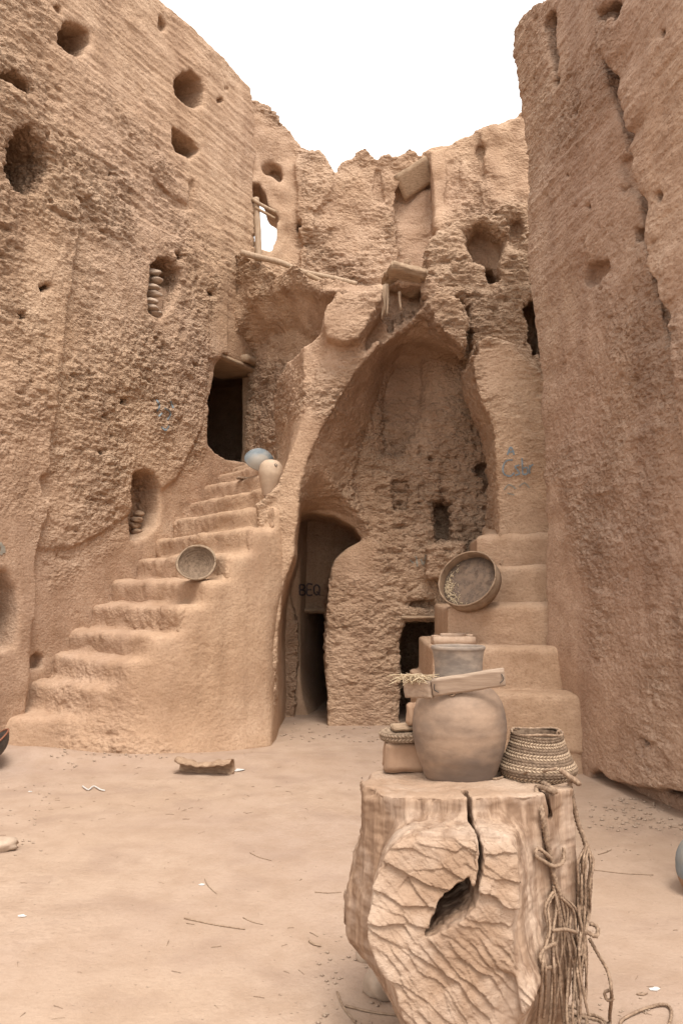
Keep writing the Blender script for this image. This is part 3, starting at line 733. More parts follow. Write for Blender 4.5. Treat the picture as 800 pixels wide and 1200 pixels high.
# ================================================================== helpers for small things
def mk(name, V, faces, mat, parent=None, local=False, smooth=True, attrs=None):
    me = bpy.data.meshes.new(name); V = [tuple(map(float, v)) for v in V]
    me.from_pydata(V, [], [tuple(int(i) for i in f) for f in faces]); me.update()
    for p in me.polygons: p.use_smooth = smooth
    me.materials.append(mat)
    if attrs:
        for an, av in attrs.items():
            A = me.attributes.new(an, 'FLOAT', 'POINT'); A.data.foreach_set('value', np.asarray(av, np.float32))
    o = bpy.data.objects.new(name, me); COL.objects.link(o)
    if parent is not None:
        o.parent = parent
        if not local: o.location = -parent.location
    return o
def mk_at(name, V, faces, mat, loc, **k):
    """one-mesh thing whose origin sits at loc; V in world coordinates"""
    V = np.asarray(V, float)-np.array(loc, float)
    o = mk(name, V, faces, mat, **k); o.location = loc; return o
def lathe(prof, seg=48, wob=0.0, seed=0, ell=1.0):
    r = random.Random(seed); V = []; Fc = []
    ph = [r.uniform(0, 6.28) for _ in range(4)]
    n = len(prof)
    for (rr, z) in prof:
        for k in range(seg):
            a = 2*math.pi*k/seg
            q = rr*(1+wob*(math.sin(2*a+ph[0]+z*6)+.6*math.sin(3*a+ph[1]-z*9)))
            V.append((q*math.cos(a), q*math.sin(a)*ell, z+wob*.35*rr*math.sin(a+ph[2])))
    for i in range(n-1):
        for k in range(seg):
            k2 = (k+1) % seg
            Fc.append((i*seg+k, i*seg+k2, (i+1)*seg+k2, (i+1)*seg+k))
    if prof[0][0] > 1e-5: Fc.append(tuple(range(seg))[::-1])
    if prof[-1][0] > 1e-5: Fc.append(tuple((n-1)*seg+k for k in range(seg)))
    return np.array(V), Fc
def dense(prof, n=6):
    P = [Vector((a, b)) for a, b in prof]; out = []
    for i in range(len(P)-1):
        p0 = P[max(i-1, 0)]; p1 = P[i]; p2 = P[i+1]; p3 = P[min(i+2, len(P)-1)]
        for k in range(n):
            t = k/n
            out.append(tuple(.5*((2*p1)+(-p0+p2)*t+(2*p0-5*p1+4*p2-p3)*t*t+(-p0+3*p1-3*p2+p3)*t**3)))
    out.append(tuple(P[-1])); return [(max(a, 0), b) for a, b in out]
def spline(pts, step=.01):
    P = [Vector(p) for p in pts]; out = []
    for i in range(len(P)-1):
        p0 = P[max(i-1, 0)]; p1 = P[i]; p2 = P[i+1]; p3 = P[min(i+2, len(P)-1)]
        n = max(2, int((p2-p1).length/step))
        for k in range(n):
            t = k/n
            out.append(.5*((2*p1)+(-p0+p2)*t+(2*p0-5*p1+4*p2-p3)*t*t+(-p0+3*p1-3*p2+p3)*t**3))
    out.append(P[-1]); return out
def tube(pts, rad, seg=8, twist=0.0, lobes=0, wob=0.0, seed=0, step=None, taper=None):
    """swept tube with optional rope lay (lobes turning along the length)"""
    P = spline(pts, step) if step else [Vector(p) for p in pts]
    r = random.Random(seed); V = []; Fc = []; s = 0
    T0 = (P[1]-P[0]).normalized(); up = Vector((0, 0, 1)) if abs(T0.z) < .9 else Vector((1, 0, 0))
    Nv = T0.cross(up).normalized(); n = len(P)
    for i, p in enumerate(P):
        T = (P[min(i+1, n-1)]-P[max(i-1, 0)])
        if T.length < 1e-9: T = T0
        T.normalize(); Nv = (Nv-T*Nv.dot(T))
        if Nv.length < 1e-6: Nv = T.orthogonal()
        Nv.normalize(); B = T.cross(Nv)
        if i: s += (P[i]-P[i-1]).length
        f = i/(n-1); rr = rad if taper is None else rad*(1+(taper-1)*f)
        rr *= 1+wob*r.uniform(-1, 1)
        for k in range(seg):
            a = 2*math.pi*k/seg
            q = rr*(1+(.26*math.cos(lobes*(a-twist*s)) if lobes else 0))
            V.append(p+Nv*(math.cos(a)*q)+B*(math.sin(a)*q))
    for i in range(n-1):
        for k in range(seg):
            k2 = (k+1) % seg
            Fc.append((i*seg+k, i*seg+k2, (i+1)*seg+k2, (i+1)*seg+k))
    Fc.append(tuple(range(seg))[::-1]); Fc.append(tuple((n-1)*seg+k for k in range(seg)))
    return V, Fc
def join(parts):
    V = []; Fc = []
    for v, f in parts:
        b = len(V); V += [tuple(x) for x in v]; Fc += [tuple(i+b for i in q) for q in f]
    return V, Fc
def rbox(sx, sy, sz, bev=.006, noise=0.0, seed=0, cuts=6):
    """rounded, slightly worn box centred on the origin"""
    bm = bmesh.new(); bmesh.ops.create_cube(bm, size=1)
    bmesh.ops.scale(bm, vec=(sx, sy, sz), verts=bm.verts)
    bmesh.ops.bevel(bm, geom=bm.edges[:], offset=bev, segments=2, affect='EDGES')
    if cuts:
        L = max(sx, sy, sz)
        long_ = [e for e in bm.edges if e.calc_length() > L/cuts]
        bmesh.ops.subdivide_edges(bm, edges=long_, cuts=cuts, use_grid_fill=True)
    r = random.Random(seed); off = Vector((r.uniform(0, 50),)*3)
    from mathutils import noise as mn
    for v in bm.verts:
        if noise: v.co += Vector(mn.noise_vector(v.co*(2.5/max(sx, sy, sz))*2+off))*noise
    V = [tuple(v.co) for v in bm.verts]; bm.verts.index_update(); Fc = [tuple(v.index for v in f.verts) for f in bm.faces]; bm.free()
    return V, Fc
def xf(VF, M4): return [M4@Vector(v) for v in VF[0]], VF[1]
def frame(o, x, z):
    """matrix with local x along x and local z near z"""
    x = Vector(x).normalized(); z = Vector(z); z = (z-x*z.dot(x)).normalized(); y = z.cross(x)
    m = Matrix((x, y, z)).transposed().to_4x4(); m.translation = Vector(o); return m
def rock(rad, seed, sq=(1, .8, .6)):
    bm = bmesh.new(); bmesh.ops.create_icosphere(bm, subdivisions=3, radius=1)
    from mathutils import noise as mn
    off = Vector((seed*3.3, seed*1.7, seed))
    for v in bm.verts:
        n = mn.noise(v.co*1.1+off)*.35+mn.noise(v.co*2.7+off)*.12
        v.co = Vector((v.co.x*sq[0], v.co.y*sq[1], v.co.z*sq[2]))*(1+n)*rad
    bm.verts.index_update(); V = [tuple(v.co) for v in bm.verts]; Fc = [tuple(v.index for v in f.verts) for f in bm.faces]; bm.free(); return V, Fc
import bmesh
def build_bvh(lst):
    Vs = []; Qs = []; b = 0
    for V, Q in lst: Vs.append(V); Qs.append(Q+b); b += len(V)
    return BVHTree.FromPolygons(np.concatenate(Vs).tolist(), np.concatenate(Qs).tolist())
WALLS = build_bvh(WORLD_BVH)
def hit(px, py, tree=None):
    d = Vector(ray(px, py)).normalized(); p, n, i, t = (tree or WALLS).ray_cast(Vector(EYE), d)
    if p is None: return None, None
    if n.dot(d) > 0: n = -n
    return p, n
def drop(x, y, z0):
    """height of the mud surface under a point"""
    p, n, i, t = WALLS.ray_cast(Vector((x, y, z0)), Vector((0, 0, -1)))
    return p.z if p is not None else gz(x, y)

# ================================================================== THE STUMP
def stump_mat():
    m, t, b = nodes('old_split_wood'); b.inputs['Roughness'].default_value = .9
    g = t.nodes.new('ShaderNodeNewGeometry'); P = g.outputs['Position']
    def nz(sc, st, det=5, rough=.6, rot=(0, 0, 0)):
        mp = t.nodes.new('ShaderNodeMapping'); mp.inputs['Scale'].default_value = st; mp.inputs['Rotation'].default_value = rot
        n = t.nodes.new('ShaderNodeTexNoise'); n.inputs['Scale'].default_value = sc; n.inputs['Detail'].default_value = det; n.inputs['Roughness'].default_value = rough
        t.links.new(P, mp.inputs[0]); t.links.new(mp.outputs[0], n.inputs['Vector']); return n.outputs['Fac']
    a = N(t, 'ShaderNodeAttribute'); a.attribute_name = 'cut'; C = a.outputs['Fac']
    big = nz(2.6, (1, 1, .6)); gr = nz(26, (1, 1, .07)); gr2 = nz(85, (1, 1, .06), 3); spk = nz(70, (1, 1, 1), 3)
    c = ramp(t, big, [(.32, (.27, .170, .108)), (.52, (.345, .232, .158)), (.72, (.41, .295, .215))])
    c = mixc(t, mixc(t, C, ramp(t, gr, [(.42, gray(.8)), (.60, gray(0))]), gray(0)), c, (.17, .10, .062))
    c = mixc(t, ramp(t, spk, [(.35, gray(.25)), (.55, gray(0))]), c, (.22, .14, .09))
    c = mixc(t, ramp(t, nz(5, (1, 1, 1), 6), [(.48, gray(0)), (.68, gray(.5))]), c, (.50, .385, .30))
    t.links.new(c, b.inputs['Base Color'])
    dg = nz(22, (1, 1, 1.6), 6, .7, (0, .75, .0))
    h = mixc(t, C, math_(t, 'ADD', math_(t, 'MULTIPLY', gr, .8), math_(t, 'MULTIPLY', gr2, .35)), math_(t, 'ADD', dg, math_(t, 'MULTIPLY', spk, .2)))
    bp = t.nodes.new('ShaderNodeBump'); bp.inputs['Strength'].default_value = .8; bp.inputs['Distance'].default_value = .014
    t.links.new(h, bp.inputs['Height']); t.links.new(bp.outputs[0], b.inputs['Normal'])
    return m
SY = 3.09; ST = .905
sv = Vol(*WY, (-.06, 1.02), (-.06, 1.0), (2.45, 3.48), .0068)
zof = lambda y, Y=SY: at(400, y, Y)[2]
xof = lambda x, Y=SY: (x-400)/968*Y
yl = [890, 925, 960, 1000, 1050, 1085, 1103, 1120, 1150, 1230]; xl = [424, 419, 419, 411, 401, 402, 414, 436, 452, 470]
yr = [890, 925, 960, 1010, 1080, 1150, 1190, 1240]; xr = [657, 658, 660, 660, 658, 648, 637, 628]
zz = sv.v
XL = np.interp(-zz, [-zof(y) for y in yl], [xof(x) for x in xl]); XR = np.interp(-zz, [-zof(y) for y in yr], [xof(x) for x in xr])
xc = ((XL+XR)/2)[None, :, None].astype(np.float32); aa = ((XR-XL)/2)[None, :, None].astype(np.float32)
dx = (sv.U-xc)/aa; dy = (sv.Wc-SY)/.275
th = np.arctan2(dy, dx)
lob = .035*np.cos(5*th+1.0)+.02*np.cos(9*th+2.2)
q = (np.abs(dx)**2.3+np.abs(dy)**2.3)**(1/2.3)
sv.D = ((q-1-lob*np.clip(1.1-.2*dx, 0, 2)*np.clip((np.abs(dx) < .97)*1.0, 0, 1))*.28).astype(np.float32)
sv.D = smax(sv.D, (sv.V-ST+0*sv.D).astype(np.float32), .015)
fa = [(470, 988), (492, 972), (512, 962), (535, 965), (560, 968), (584, 972), (600, 990), (601, 1040), (597, 1090), (604, 1128), (618, 1150), (634, 1168), (618, 1195), (590, 1230), (520, 1235), (478, 1195), (468, 1160), (446, 1125), (437, 1100), (440, 1045), (452, 1008)]
fb = [(452, 985), (478, 945), (520, 925), (560, 925), (596, 938), (632, 975), (650, 1040), (652, 1110), (645, 1170), (610, 1235), (560, 1250), (500, 1235), (462, 1180), (444, 1140), (436, 1100), (438, 1050), (444, 1010)]
lf = sv.loft(fa, 2.56, fb, 2.95, 2.3, 3.25)
facep = (2.55+.10*(sv.V-.35)-.12*(sv.U-.4))-sv.Wc
stub = smax(lf.astype(np.float32), facep.astype(np.float32)+0*sv.D, .012)
stub = smax(stub, (sv.V-(.84+.0*sv.U)).astype(np.float32)+0*sv.D, .05)
sv.add(stub, .05)
# facets hewn on the cut face
for pts, dd in (([(470, 985), (520, 975), (548, 1000), (540, 1040), (500, 1050), (455, 1040)], .035), ([(560, 975), (605, 985), (602, 1050), (560, 1040)], .02), ([(440, 1060), (520, 1095), (600, 1150), (610, 1240), (470, 1240)], .012)):
    P2 = sv.prism(pts, 2.2, 2.555+dd, wref=2.56)
    sv.sub(P2+.0, .02)
sv.noise(.016, .28, 41); sv.noise(.008, (.10, .10, .10), 42); sv.noise(.006, (.045, .30, .045), 43)
# split and hollow
sv.sub(sv.prism([(496, 1094), (506, 1070), (514, 1054), (527, 1041), (540, 1031), (550, 1024), (553, 1044), (551, 1064), (540, 1075), (524, 1082), (508, 1092)], 2.2, 3.05, wref=2.6), .006)
sv.sub(sv.prism([(543, 1045), (547, 1022), (552, 1008), (554.5, 985), (553, 965), (552.5, 940), (552, 905), (555, 905), (557, 942), (556.5, 966), (559.5, 988), (557, 1012), (553, 1034), (549, 1050)], 2.2, 2.92, wref=2.7), .003)
sv.sub(sv.prism([(440, 938), (443, 938), (444, 985), (441, 990)], 2.5, 2.93, wref=2.86), .01)
sv.sub(sv.prism([(634, 912), (637, 912), (644, 955), (641, 958)], 2.5, 2.94, wref=2.9), .008)
sv.sub(sv.prism([(418, 922), (424, 918), (440, 922), (438, 935), (422, 938)], 2.5, 2.97, wref=2.92), .02)
V, Q = sv.mesh(); V, Q = subdivide(V, Q); Nn = vnormals(V, Q)
fp = (2.55+.10*(V[:, 2]-.35)-.12*(V[:, 0]-.4))-V[:, 1]
cut = np.clip((fp+.06)/.05, 0, 1)*np.clip((-Nn[:, 1]-.35)/.3, 0, 1)
topm = np.clip((Nn[:, 2]-.6)/.3, 0, 1)*(V[:, 2] > ST-.03)
R2 = np.array([[math.cos(.75), math.sin(.75)], [-math.sin(.75), math.cos(.75)]])
rx = V[:, [0, 2]]@R2.T
LP = np.stack([rx[:, 0], V[:, 1], rx[:, 1]], 1)
wv = fbm(V, .15, 81, 2)
def chips(P2, cw, cl, n, seed, slope):
    r = np.random.RandomState(seed); lo = P2.min(0); hi = P2.max(0)
    sd = lo+(hi-lo)*r.rand(n, 2); hh = r.rand(n)-.5; g2 = (r.rand(n)-.5)*.6; gs = slope*(.5+r.rand(n))
    best = np.full(len(P2), 1e9); out = np.zeros(len(P2))
    for k_ in range(n):
        a_ = P2[:, 0]-sd[k_, 0]; b_ = P2[:, 1]-sd[k_, 1]
        dd = (a_/cw)**2+(b_/cl)**2; m_ = dd < best
        best = np.where(m_, dd, best); out = np.where(m_, gs[k_]*a_+g2[k_]*slope*.4*b_+hh[k_]*.007, out)
    return out
sel = np.where(cut > .01)[0]; ax = np.zeros(len(V))
Pw = rx[sel]+np.stack([fbm(V[sel], .12, 85, 2), fbm(V[sel], .12, 95, 2)], 1)*.018
R3 = np.array([[math.cos(1.25), math.sin(1.25)], [-math.sin(1.25), math.cos(1.25)]])
Pu = V[sel][:, [0, 2]]@R3.T+np.stack([fbm(V[sel], .10, 96, 2), fbm(V[sel], .10, 97, 2)], 1)*.02
wt = np.clip((V[sel, 2]-.56+.08*fbm(V[sel], .2, 98, 1))/.04, 0, 1)
ax[sel] = chips(Pw, .022, .075, 230, 1, -.42)*(1-wt)+chips(Pu, .035, .09, 90, 2, -.30)*wt
ax[sel] += chips(Pw+.3, .009, .04, 700, 3, -.25)*.5
ax2 = 1-np.abs(fbm(LP, (.3, .3, .075), 84, 2))*2.2
flute = fbm(V, (.028, .028, .5), 86, 3); fl2 = 1-np.abs(fbm(V, (.06, .06, .9), 88, 2))*2.5
wr = fbm(V, (.12, .12, .035), 90, 3)
d = cut*(ax*.72+ax2*.006+.030*fbm(V, .26, 99, 2))+(1-cut)*(1-topm)*(flute*.004-np.clip(fl2-.72, 0, 1)*.020+wr*.007)+.003*fbm(V, .03, 91, 2)
V = V+Nn*d[:, None]
stp = link_np('tree_stump', V, Q, stump_mat(), attrs={'cut': np.clip(cut+topm, 0, 1)}, loc=(.44, SY, 0))
tag(stp, 'massive weathered tree stump table with a hewn knot face and a dark split hollow', 'tree stump')
STUMP = build_bvh([(V, Q)])
def top_at(x, y):
    p = STUMP.ray_cast(Vector((x, y, 1.6)), Vector((0, 0, -1)))[0]
    return p.z if p is not None else ST

# ================================================================== ON THE STUMP
# big jar
JX, JY = xof(535, 3.17), 3.17; JZ = top_at(JX, JY)-.002; k = .00312
jp = [(0, .006), (36, .0), (41, 0), (46.5, 14), (52, 30), (55.5, 50), (56, 62), (54, 78), (49.5, 92), (42, 102), (33, 108), (30, 112), (28.5, 120), (28.5, 134), (30.5, 148), (32.5, 152), (31, 154), (28, 151), (26, 135), (26, 112), (38, 98), (50, 65), (44, 20), (0, 8)]
jar = thing('storage_jar', 'big smoke-stained round clay jar with a tall grey neck standing on the stump', 'jar', (JX, JY, JZ))
low_ = dense([(r*k, z*k) for r, z in jp[:10]], 7); 
V, Fc = lathe(low_+[(30*k, 110*k), (27*k, 108*k)]+dense([(38*k, 98*k), (50*k, 65*k), (44*k, 20*k), (0, 8*k)], 4), 72, .006, 3)
V[:, :2] *= (1+.002*np.sin(V[:, 2]*190))[:, None]
mk('body', V, Fc, M['clay'], jar, local=True)
V, Fc = lathe(dense([(34*k, 106*k), (30*k, 111*k), (29*k, 120*k), (29*k, 134*k), (31*k, 148*k), (32.8*k, 152*k), (32*k, 155*k), (29*k, 153*k), (27*k, 136*k), (26*k, 112*k)], 5), 64, .006, 5)
mk('neck', V, Fc, M['claygrey'], jar, local=True)
pth = [(-.03+.02*math.cos(a)*1.0, -.125-.012*math.sin(a), .325+.012*math.sin(a*2)) for a in np.linspace(0, 5, 9)]
rg = tube(pth, .004, 6, 300, 2, step=.004); 
o = mk('knotted_string', rg[0], rg[1], M['rope'], jar, local=True)
# notched plank leaning on the jar neck
def board(name, a, b_, wdt, thick, mat, label, cat, notch=True, parts=True):
    a = Vector(a); b_ = Vector(b_); c = (a+b_)/2; L = (b_-a).length
    t = thing(name, label, cat, c)
    Mx = frame((0, 0, 0), b_-a, Vector((0, -.28, 1)))
    V, Fc = xf(rbox(L, thick, wdt, .0025, .0035, 3, 8), Mx); mk('board', V, Fc, mat, t, local=True)
    if notch:
        for sx in (-1, 1):
            pts = [(sx*L*.46, -thick/2-.001, .25*wdt), (sx*L*.46+.004*sx, -thick/2-.003, -.05*wdt), (sx*L*.42, -thick/2-.003, -.25*wdt)]
            V, Fc = xf(tube(pts, .0016, 6, step=.004), Mx); mk('wire_staple', V, Fc, M['darkbowl'], t, local=True)
    return t
board('wooden_plank', at(506, 806, 3.035), at(591, 793, 3.01), .066, .018, M['plank'], 'longer pale wooden plank with wire staples, leaning across the neck of the big jar', 'plank')
board('wooden_plank', at(474, 807, 3.11), at(506, 808, 3.04), .064, .02, M['plank'], 'short pale wooden plank end left of the jar neck, under a tuft of straw', 'plank', notch=False)
bpy.data.objects['wooden_plank']['group'] = 'planks on the big jar'; bpy.data.objects['wooden_plank.001']['group'] = 'planks on the big jar'
# woven basket
def weave_mat():
    m, t, b = nodes('plaited_palm'); b.inputs['Roughness'].default_value = .8
    a = N(t, 'ShaderNodeAttribute'); a.attribute_name = 'row'; h = N(t, 'ShaderNodeAttribute'); h.attribute_name = 'strand'
    n = t.nodes.new('ShaderNodeTexNoise'); n.inputs['Scale'].default_value = 90; tc = t.nodes.new('ShaderNodeTexCoord'); t.links.new(tc.outputs['Object'], n.inputs['Vector'])
    light = ramp(t, n.outputs['Fac'], [(.3, (.30, .21, .135)), (.7, (.48, .355, .245))])
    darkc = ramp(t, n.outputs['Fac'], [(.3, (.10, .065, .042)), (.7, (.20, .135, .09))])
    c = mixc(t, a.outputs['Fac'], darkc, light); t.links.new(c, b.inputs['Base Color'])
    return m
def woven(prof, rows, per, amp, seg_per=6, ell=1.0, dark_every=2, closed_inside=True, rowfn=None):
    P = [Vector((a, b)) for a, b in dense(prof, 12)]
    s = [0]
    for i in range(1, len(P)): s.append(s[-1]+(P[i]-P[i-1]).length)
    s = np.array(s); nr = rows*8; sv_ = np.linspace(0, s[-1], nr+1)
    pr = np.interp(sv_, s, [p.x for p in P]); pz = np.interp(sv_, s, [p.y for p in P])
    nx_ = np.gradient(pz); nz_ = -np.gradient(pr); nl = np.hypot(nx_, nz_)+1e-9; nx_ /= nl; nz_ /= nl
    seg = per*seg_per; th = np.arange(seg)/seg*2*np.pi
    R_ = (np.arange(nr+1)/8.0)[:, None]; row = np.floor(R_); f = R_-row
    sgn = np.where(row % 2 == 0, 1, -1)
    ph = per*th[None, :]/(2*np.pi)+sgn*(f-.5)*.9
    st = np.abs(np.sin(np.pi*ph)); env = np.sin(np.pi*np.clip(f, 0, 1))**.5
    dsp = amp*(st**.6*env)
    rr = pr[:, None]+nx_[:, None]*dsp; z = pz[:, None]+nz_[:, None]*dsp
    V = np.stack([rr*np.cos(th), rr*np.sin(th)*ell, z+0*rr], -1).reshape(-1, 3)
    Fc = []
    for i in range(nr):
        for k in range(seg): Fc.append((i*seg+k, i*seg+(k+1) % seg, (i+1)*seg+(k+1) % seg, (i+1)*seg+k))
    band = rowfn(row) if rowfn else ((row//1) % 4 < 2)*1.0
    row_shade = (np.clip(band*np.ones_like(rr)*np.clip(-.25+1.5*st**1.5*env, 0, 1), 0, 1)).ravel()  # strand valleys darkened: shade between plaits put into the row colour
    return V, Fc, row_shade
BX, BY = xof(624, 3.17), 3.17; BZ = top_at(BX-.02, BY)
V, Fc, ar = woven([(.02, .0), (.09, .002), (.118, .012), (.131, .036), (.133, .052), (.120, .080), (.104, .120), (.092, .160), (.088, .188), (.087, .198)], 24, 58, .0042, 6, 1.0, rowfn=lambda r: np.where(r < 6, .10, np.where((r % 4) < 2, 1.0, .06)))
V[:, :2] *= 1.07; V[:, 2] *= .86; V[:, 2] += .006*np.sin(np.arctan2(V[:, 1], V[:, 0])*2+1)*(V[:, 2]/.2)
bk = thing('woven_basket', 'squat plaited palm basket with zigzag light and dark rows on the stump edge', 'basket', (BX, BY, BZ))
WM = weave_mat()
mk('woven_body', V, Fc, WM, bk, local=True, attrs={'row': ar})
Vi, Fi = lathe([(.087, .168), (.090, .14), (.10, .11), (.118, .07), (.12, .03), (0, .02)], 48); Fi = [f for f in Fi if len(f) == 4]
mk('inner_lining', Vi, [f[::-1] for f in Fi], M['rope'], bk, local=True)
V, Fc = tube([(.093*math.cos(a), .093*math.sin(a), .172+.004*math.sin(3*a)) for a in np.linspace(0, 2*math.pi, 60)], .0048, 8, 200, 2)
mk('rim_cord', V, Fc, M['rope'], bk, local=True)
V, Fc = tube([(.090*math.cos(a), .090*math.sin(a), .173+h_) for a, h_ in ((-.9, -.004), (-.85, .010), (-.75, .012), (-.65, .0), (-.68, -.02))], .004, 7, 200, 2, step=.003)
mk('handle_loop', V, Fc, M['rope'], bk, local=True)
# the things behind the jar
cx_, cy_ = at(480, 880, 3.27)[0], 3.27; cz_ = top_at(cx_, cy_)
V, Fc = rbox(.21, .13, .112, .008, .006, 14, 5); V = [Vector((x*(1-.9*(z+.056)), y, z+.056)) for x, y, z in V]
o = mk('clay_pedestal', V, Fc, M['terracotta'], local=True); o.location = (cx_, cy_, cz_-.003); tag(o, 'plain tan clay pedestal half hidden behind the big jar, carrying a flat woven tray', 'pedestal')
V, Fc, ar = woven([(.01, 0), (.05, .001), (.078, .008), (.080, .020), (.082, .034), (.074, .040), (.04, .037), (.005, .036)], 12, 50, .003, 5, rowfn=lambda r: .55+0*r)
o = mk('woven_tray', V, Fc, WM, local=True, attrs={'row': ar}); V_ = 0; o.scale = (1.42, 1.15, .9); o.location = (cx_, cy_, cz_+.112); o.rotation_euler = (.05, -.06, 0)
tag(o, 'round flat woven tray lying on the clay pedestal, under a broken board', 'tray')
V, Fc = rbox(.125, .09, .016, .003, .005, 12, 6)
o = mk('broken_board', V, Fc, M['wood'], local=True); o.location = (cx_-.01, cy_-.01, cz_+.160); o.rotation_euler = (.04, -.05, .15); tag(o, 'small broken board lying on top of the woven tray', 'board')
V, Fc = rbox(.055, .05, .085, .006, .006, 15, 4)
o = mk('clay_block', V, Fc, M['terracotta'], local=True); o.location = (cx_+.015, cy_-.04, cz_+.212); o.rotation_euler = (0, .05, .2); tag(o, 'small upright tan clay block just left of the jar, holding up the short plank', 'block')
pcs = []
rs = random.Random(3)
for k_ in range(90):
    a = Vector(at(rs.uniform(470, 500), rs.uniform(794, 799), 3.05+rs.uniform(-.02, .03)))
    dl = Vector((rs.uniform(-.05, .06), rs.uniform(-.03, .03), rs.uniform(-.016, .012)))
    mid = a+Vector((0, 0, rs.uniform(.004, .016)))
    pcs.append(tube([a-dl, mid, a+dl], .0013, 4, step=.02))
V, Fc = join(pcs); lc = at(484, 797, 3.05)
o = mk_at('straw_tuft', V, Fc, M['straw'], lc); tag(o, 'tangled tuft of pale straw lying on the short plank', 'straw')

# ------------------------------------------------------------------ ropes
def surf_pt(px, py, off, Yd=3.0, tree=STUMP):
    p, n = hit(px, py, tree)
    if p is None or p.y > 3.3: return Vector(at(px, py, Yd))
    return p+(n*.6+Vector((0, -1, 0))*.4).normalized()*off
def rope(pts, r=.006, seed=0, tw=150): return tube(pts, r, 9, tw, 3, .03, seed, step=.0045)
rs = random.Random(8)
S = lambda x, y, off=.008, Y=3.0: surf_pt(x, y, off, Y)
A = []
A.append(rope([S(600, 912), S(616, 908), (xof(626), 2.87, ST+.012), S(629, 925), S(633, 950), S(638, 980, .012), S(642, 1005, .014), S(646, 1030, .016), S(650, 1048, .02)], .0085, 1))
A.append(rope([S(642, 1005, .02), S(634, 998, .02), S(626, 994, .016), S(624, 1003, .014), S(632, 1006, .018), S(644, 1012, .026), S(655, 1006, .022), S(656, 992, .016)], .0062, 2))
for k_ in range(12):
    x0 = 639+k_*2.4+rs.uniform(-1, 1); y1 = rs.uniform(1150, 1200)
    pts = [S(647+rs.uniform(-3, 3), 1040+rs.uniform(-4, 6), .014)]
    for q_ in (1062, 1088, 1112, 1136, y1, y1+24):
        pts.append(S(x0+rs.uniform(-3.0, 3.0)+(q_-1040)*.02*(k_-4), q_, .012+.016*rs.random(), 2.86))
    A.append(rope(pts, .0044, 10+k_))
A.append(rope([S(640, 1086, .03), S(652, 1084, .036), S(664, 1088, .03, 2.9), S(676, 1094, .02, 2.95)], .0055, 31))
A.append(rope([S(645, 1104, .02), S(634, 1110, .02), S(627, 1122, .02), S(634, 1134, .02), S(645, 1128, .02)], .0055, 32))
V, Fc = join(A); o = mk_at('hanging_rope', V, Fc, M['rope'], (.72, 2.85, .9)); tag(o, 'knotted bundle of brown rope hanging down the front right side of the stump', 'rope', 'ropes hung on the stump')
B = []
def T(x, y, Y=3.02): return Vector(at(x, y, Y))
B.append(rope([S(655, 902), (xof(661), 2.98, ST+.014), T(667, 915), T(671, 940), T(677, 965), T(684, 984), T(688, 1000)], .0085, 51))
for k_ in range(14):
    x0 = 680+rs.uniform(-3, 14); pts = [T(687+rs.uniform(-2, 3), 988+rs.uniform(0, 6), 2.98)]
    for q_ in (1010, 1040, 1068, 1092, 1120, 1148, 1172):
        w_ = 1-math.exp(-((q_-1098)/22.)**2)*.75
        pts.append(T(687+(x0-687)*w_+rs.uniform(-2, 2)-(q_-990)*.04, q_, 2.97+rs.uniform(-.03, .03)))
    if k_ % 3 == 0: pts = pts[:-2]
    B.append(rope(pts, .0042, 60+k_))
B.append(rope([T(672, 1098, 2.97), T(684, 1092, 2.96), T(698, 1097, 2.97), T(699, 1086, 2.99), T(690, 1082, 3.0)], .007, 75))
V, Fc = join(B); o = mk_at('hanging_rope', V, Fc, M['rope'], (.87, 3.02, .9)); tag(o, 'longer tangled rope bundle hanging free off the right edge of the stump', 'rope', 'ropes hung on the stump')
gp = lambda x, y, h_=.008: Vector(ground_at(x, y, h_))
C_ = [rope([T(690, 1100), T(700, 1118), T(712, 1140), T(716, 1165, 3.0), gp(714, 1196), gp(722, 1215), gp(745, 1222), gp(730, 1206), gp(728, 1196), gp(750, 1184), gp(776, 1177), gp(786, 1184), gp(782, 1204), gp(770, 1220)], .0055, 80)]
C_.append(rope([T(716, 1160), T(708, 1163), T(711, 1172), T(719, 1170)], .005, 81))
for k_ in range(8):
    c0 = (rs.uniform(640, 690), rs.uniform(1183, 1206)); pts = []
    for a in np.linspace(0, rs.uniform(5, 9), 12):
        pts.append(gp(c0[0]+(16+8*rs.random())*math.cos(a+k_), c0[1]+(9+4*rs.random())*math.sin(a+k_), .01+.012*(k_ % 4)))
    C_.append(rope(pts, .0055, 90+k_))
V, Fc = join(C_); o = mk_at('coiled_rope', V, Fc, M['rope'], tuple(gp(690, 1195, 0))); tag(o, 'loose rope end trailing onto the dirt in coils and a loop beside the stump', 'rope', 'ropes hung on the stump')
pc = [rope([S(546, 914, .004), S(562, 909, .006), S(580, 914, .005), S(600, 908, .006), S(620, 909, .006), S(640, 903, .005), S(652, 900, .005)], .0045, 120), rope([S(560, 915, .004), S(574, 907, .006), S(590, 904, .006), S(604, 911, .006), S(618, 904, .006)], .004, 121)]
V, Fc = join(pc); o = mk_at('thin_cord', V, Fc, M['rope'], (.62, 2.95, ST)); tag(o, 'thin frayed cord lying along the front rim of the stump top', 'cord')

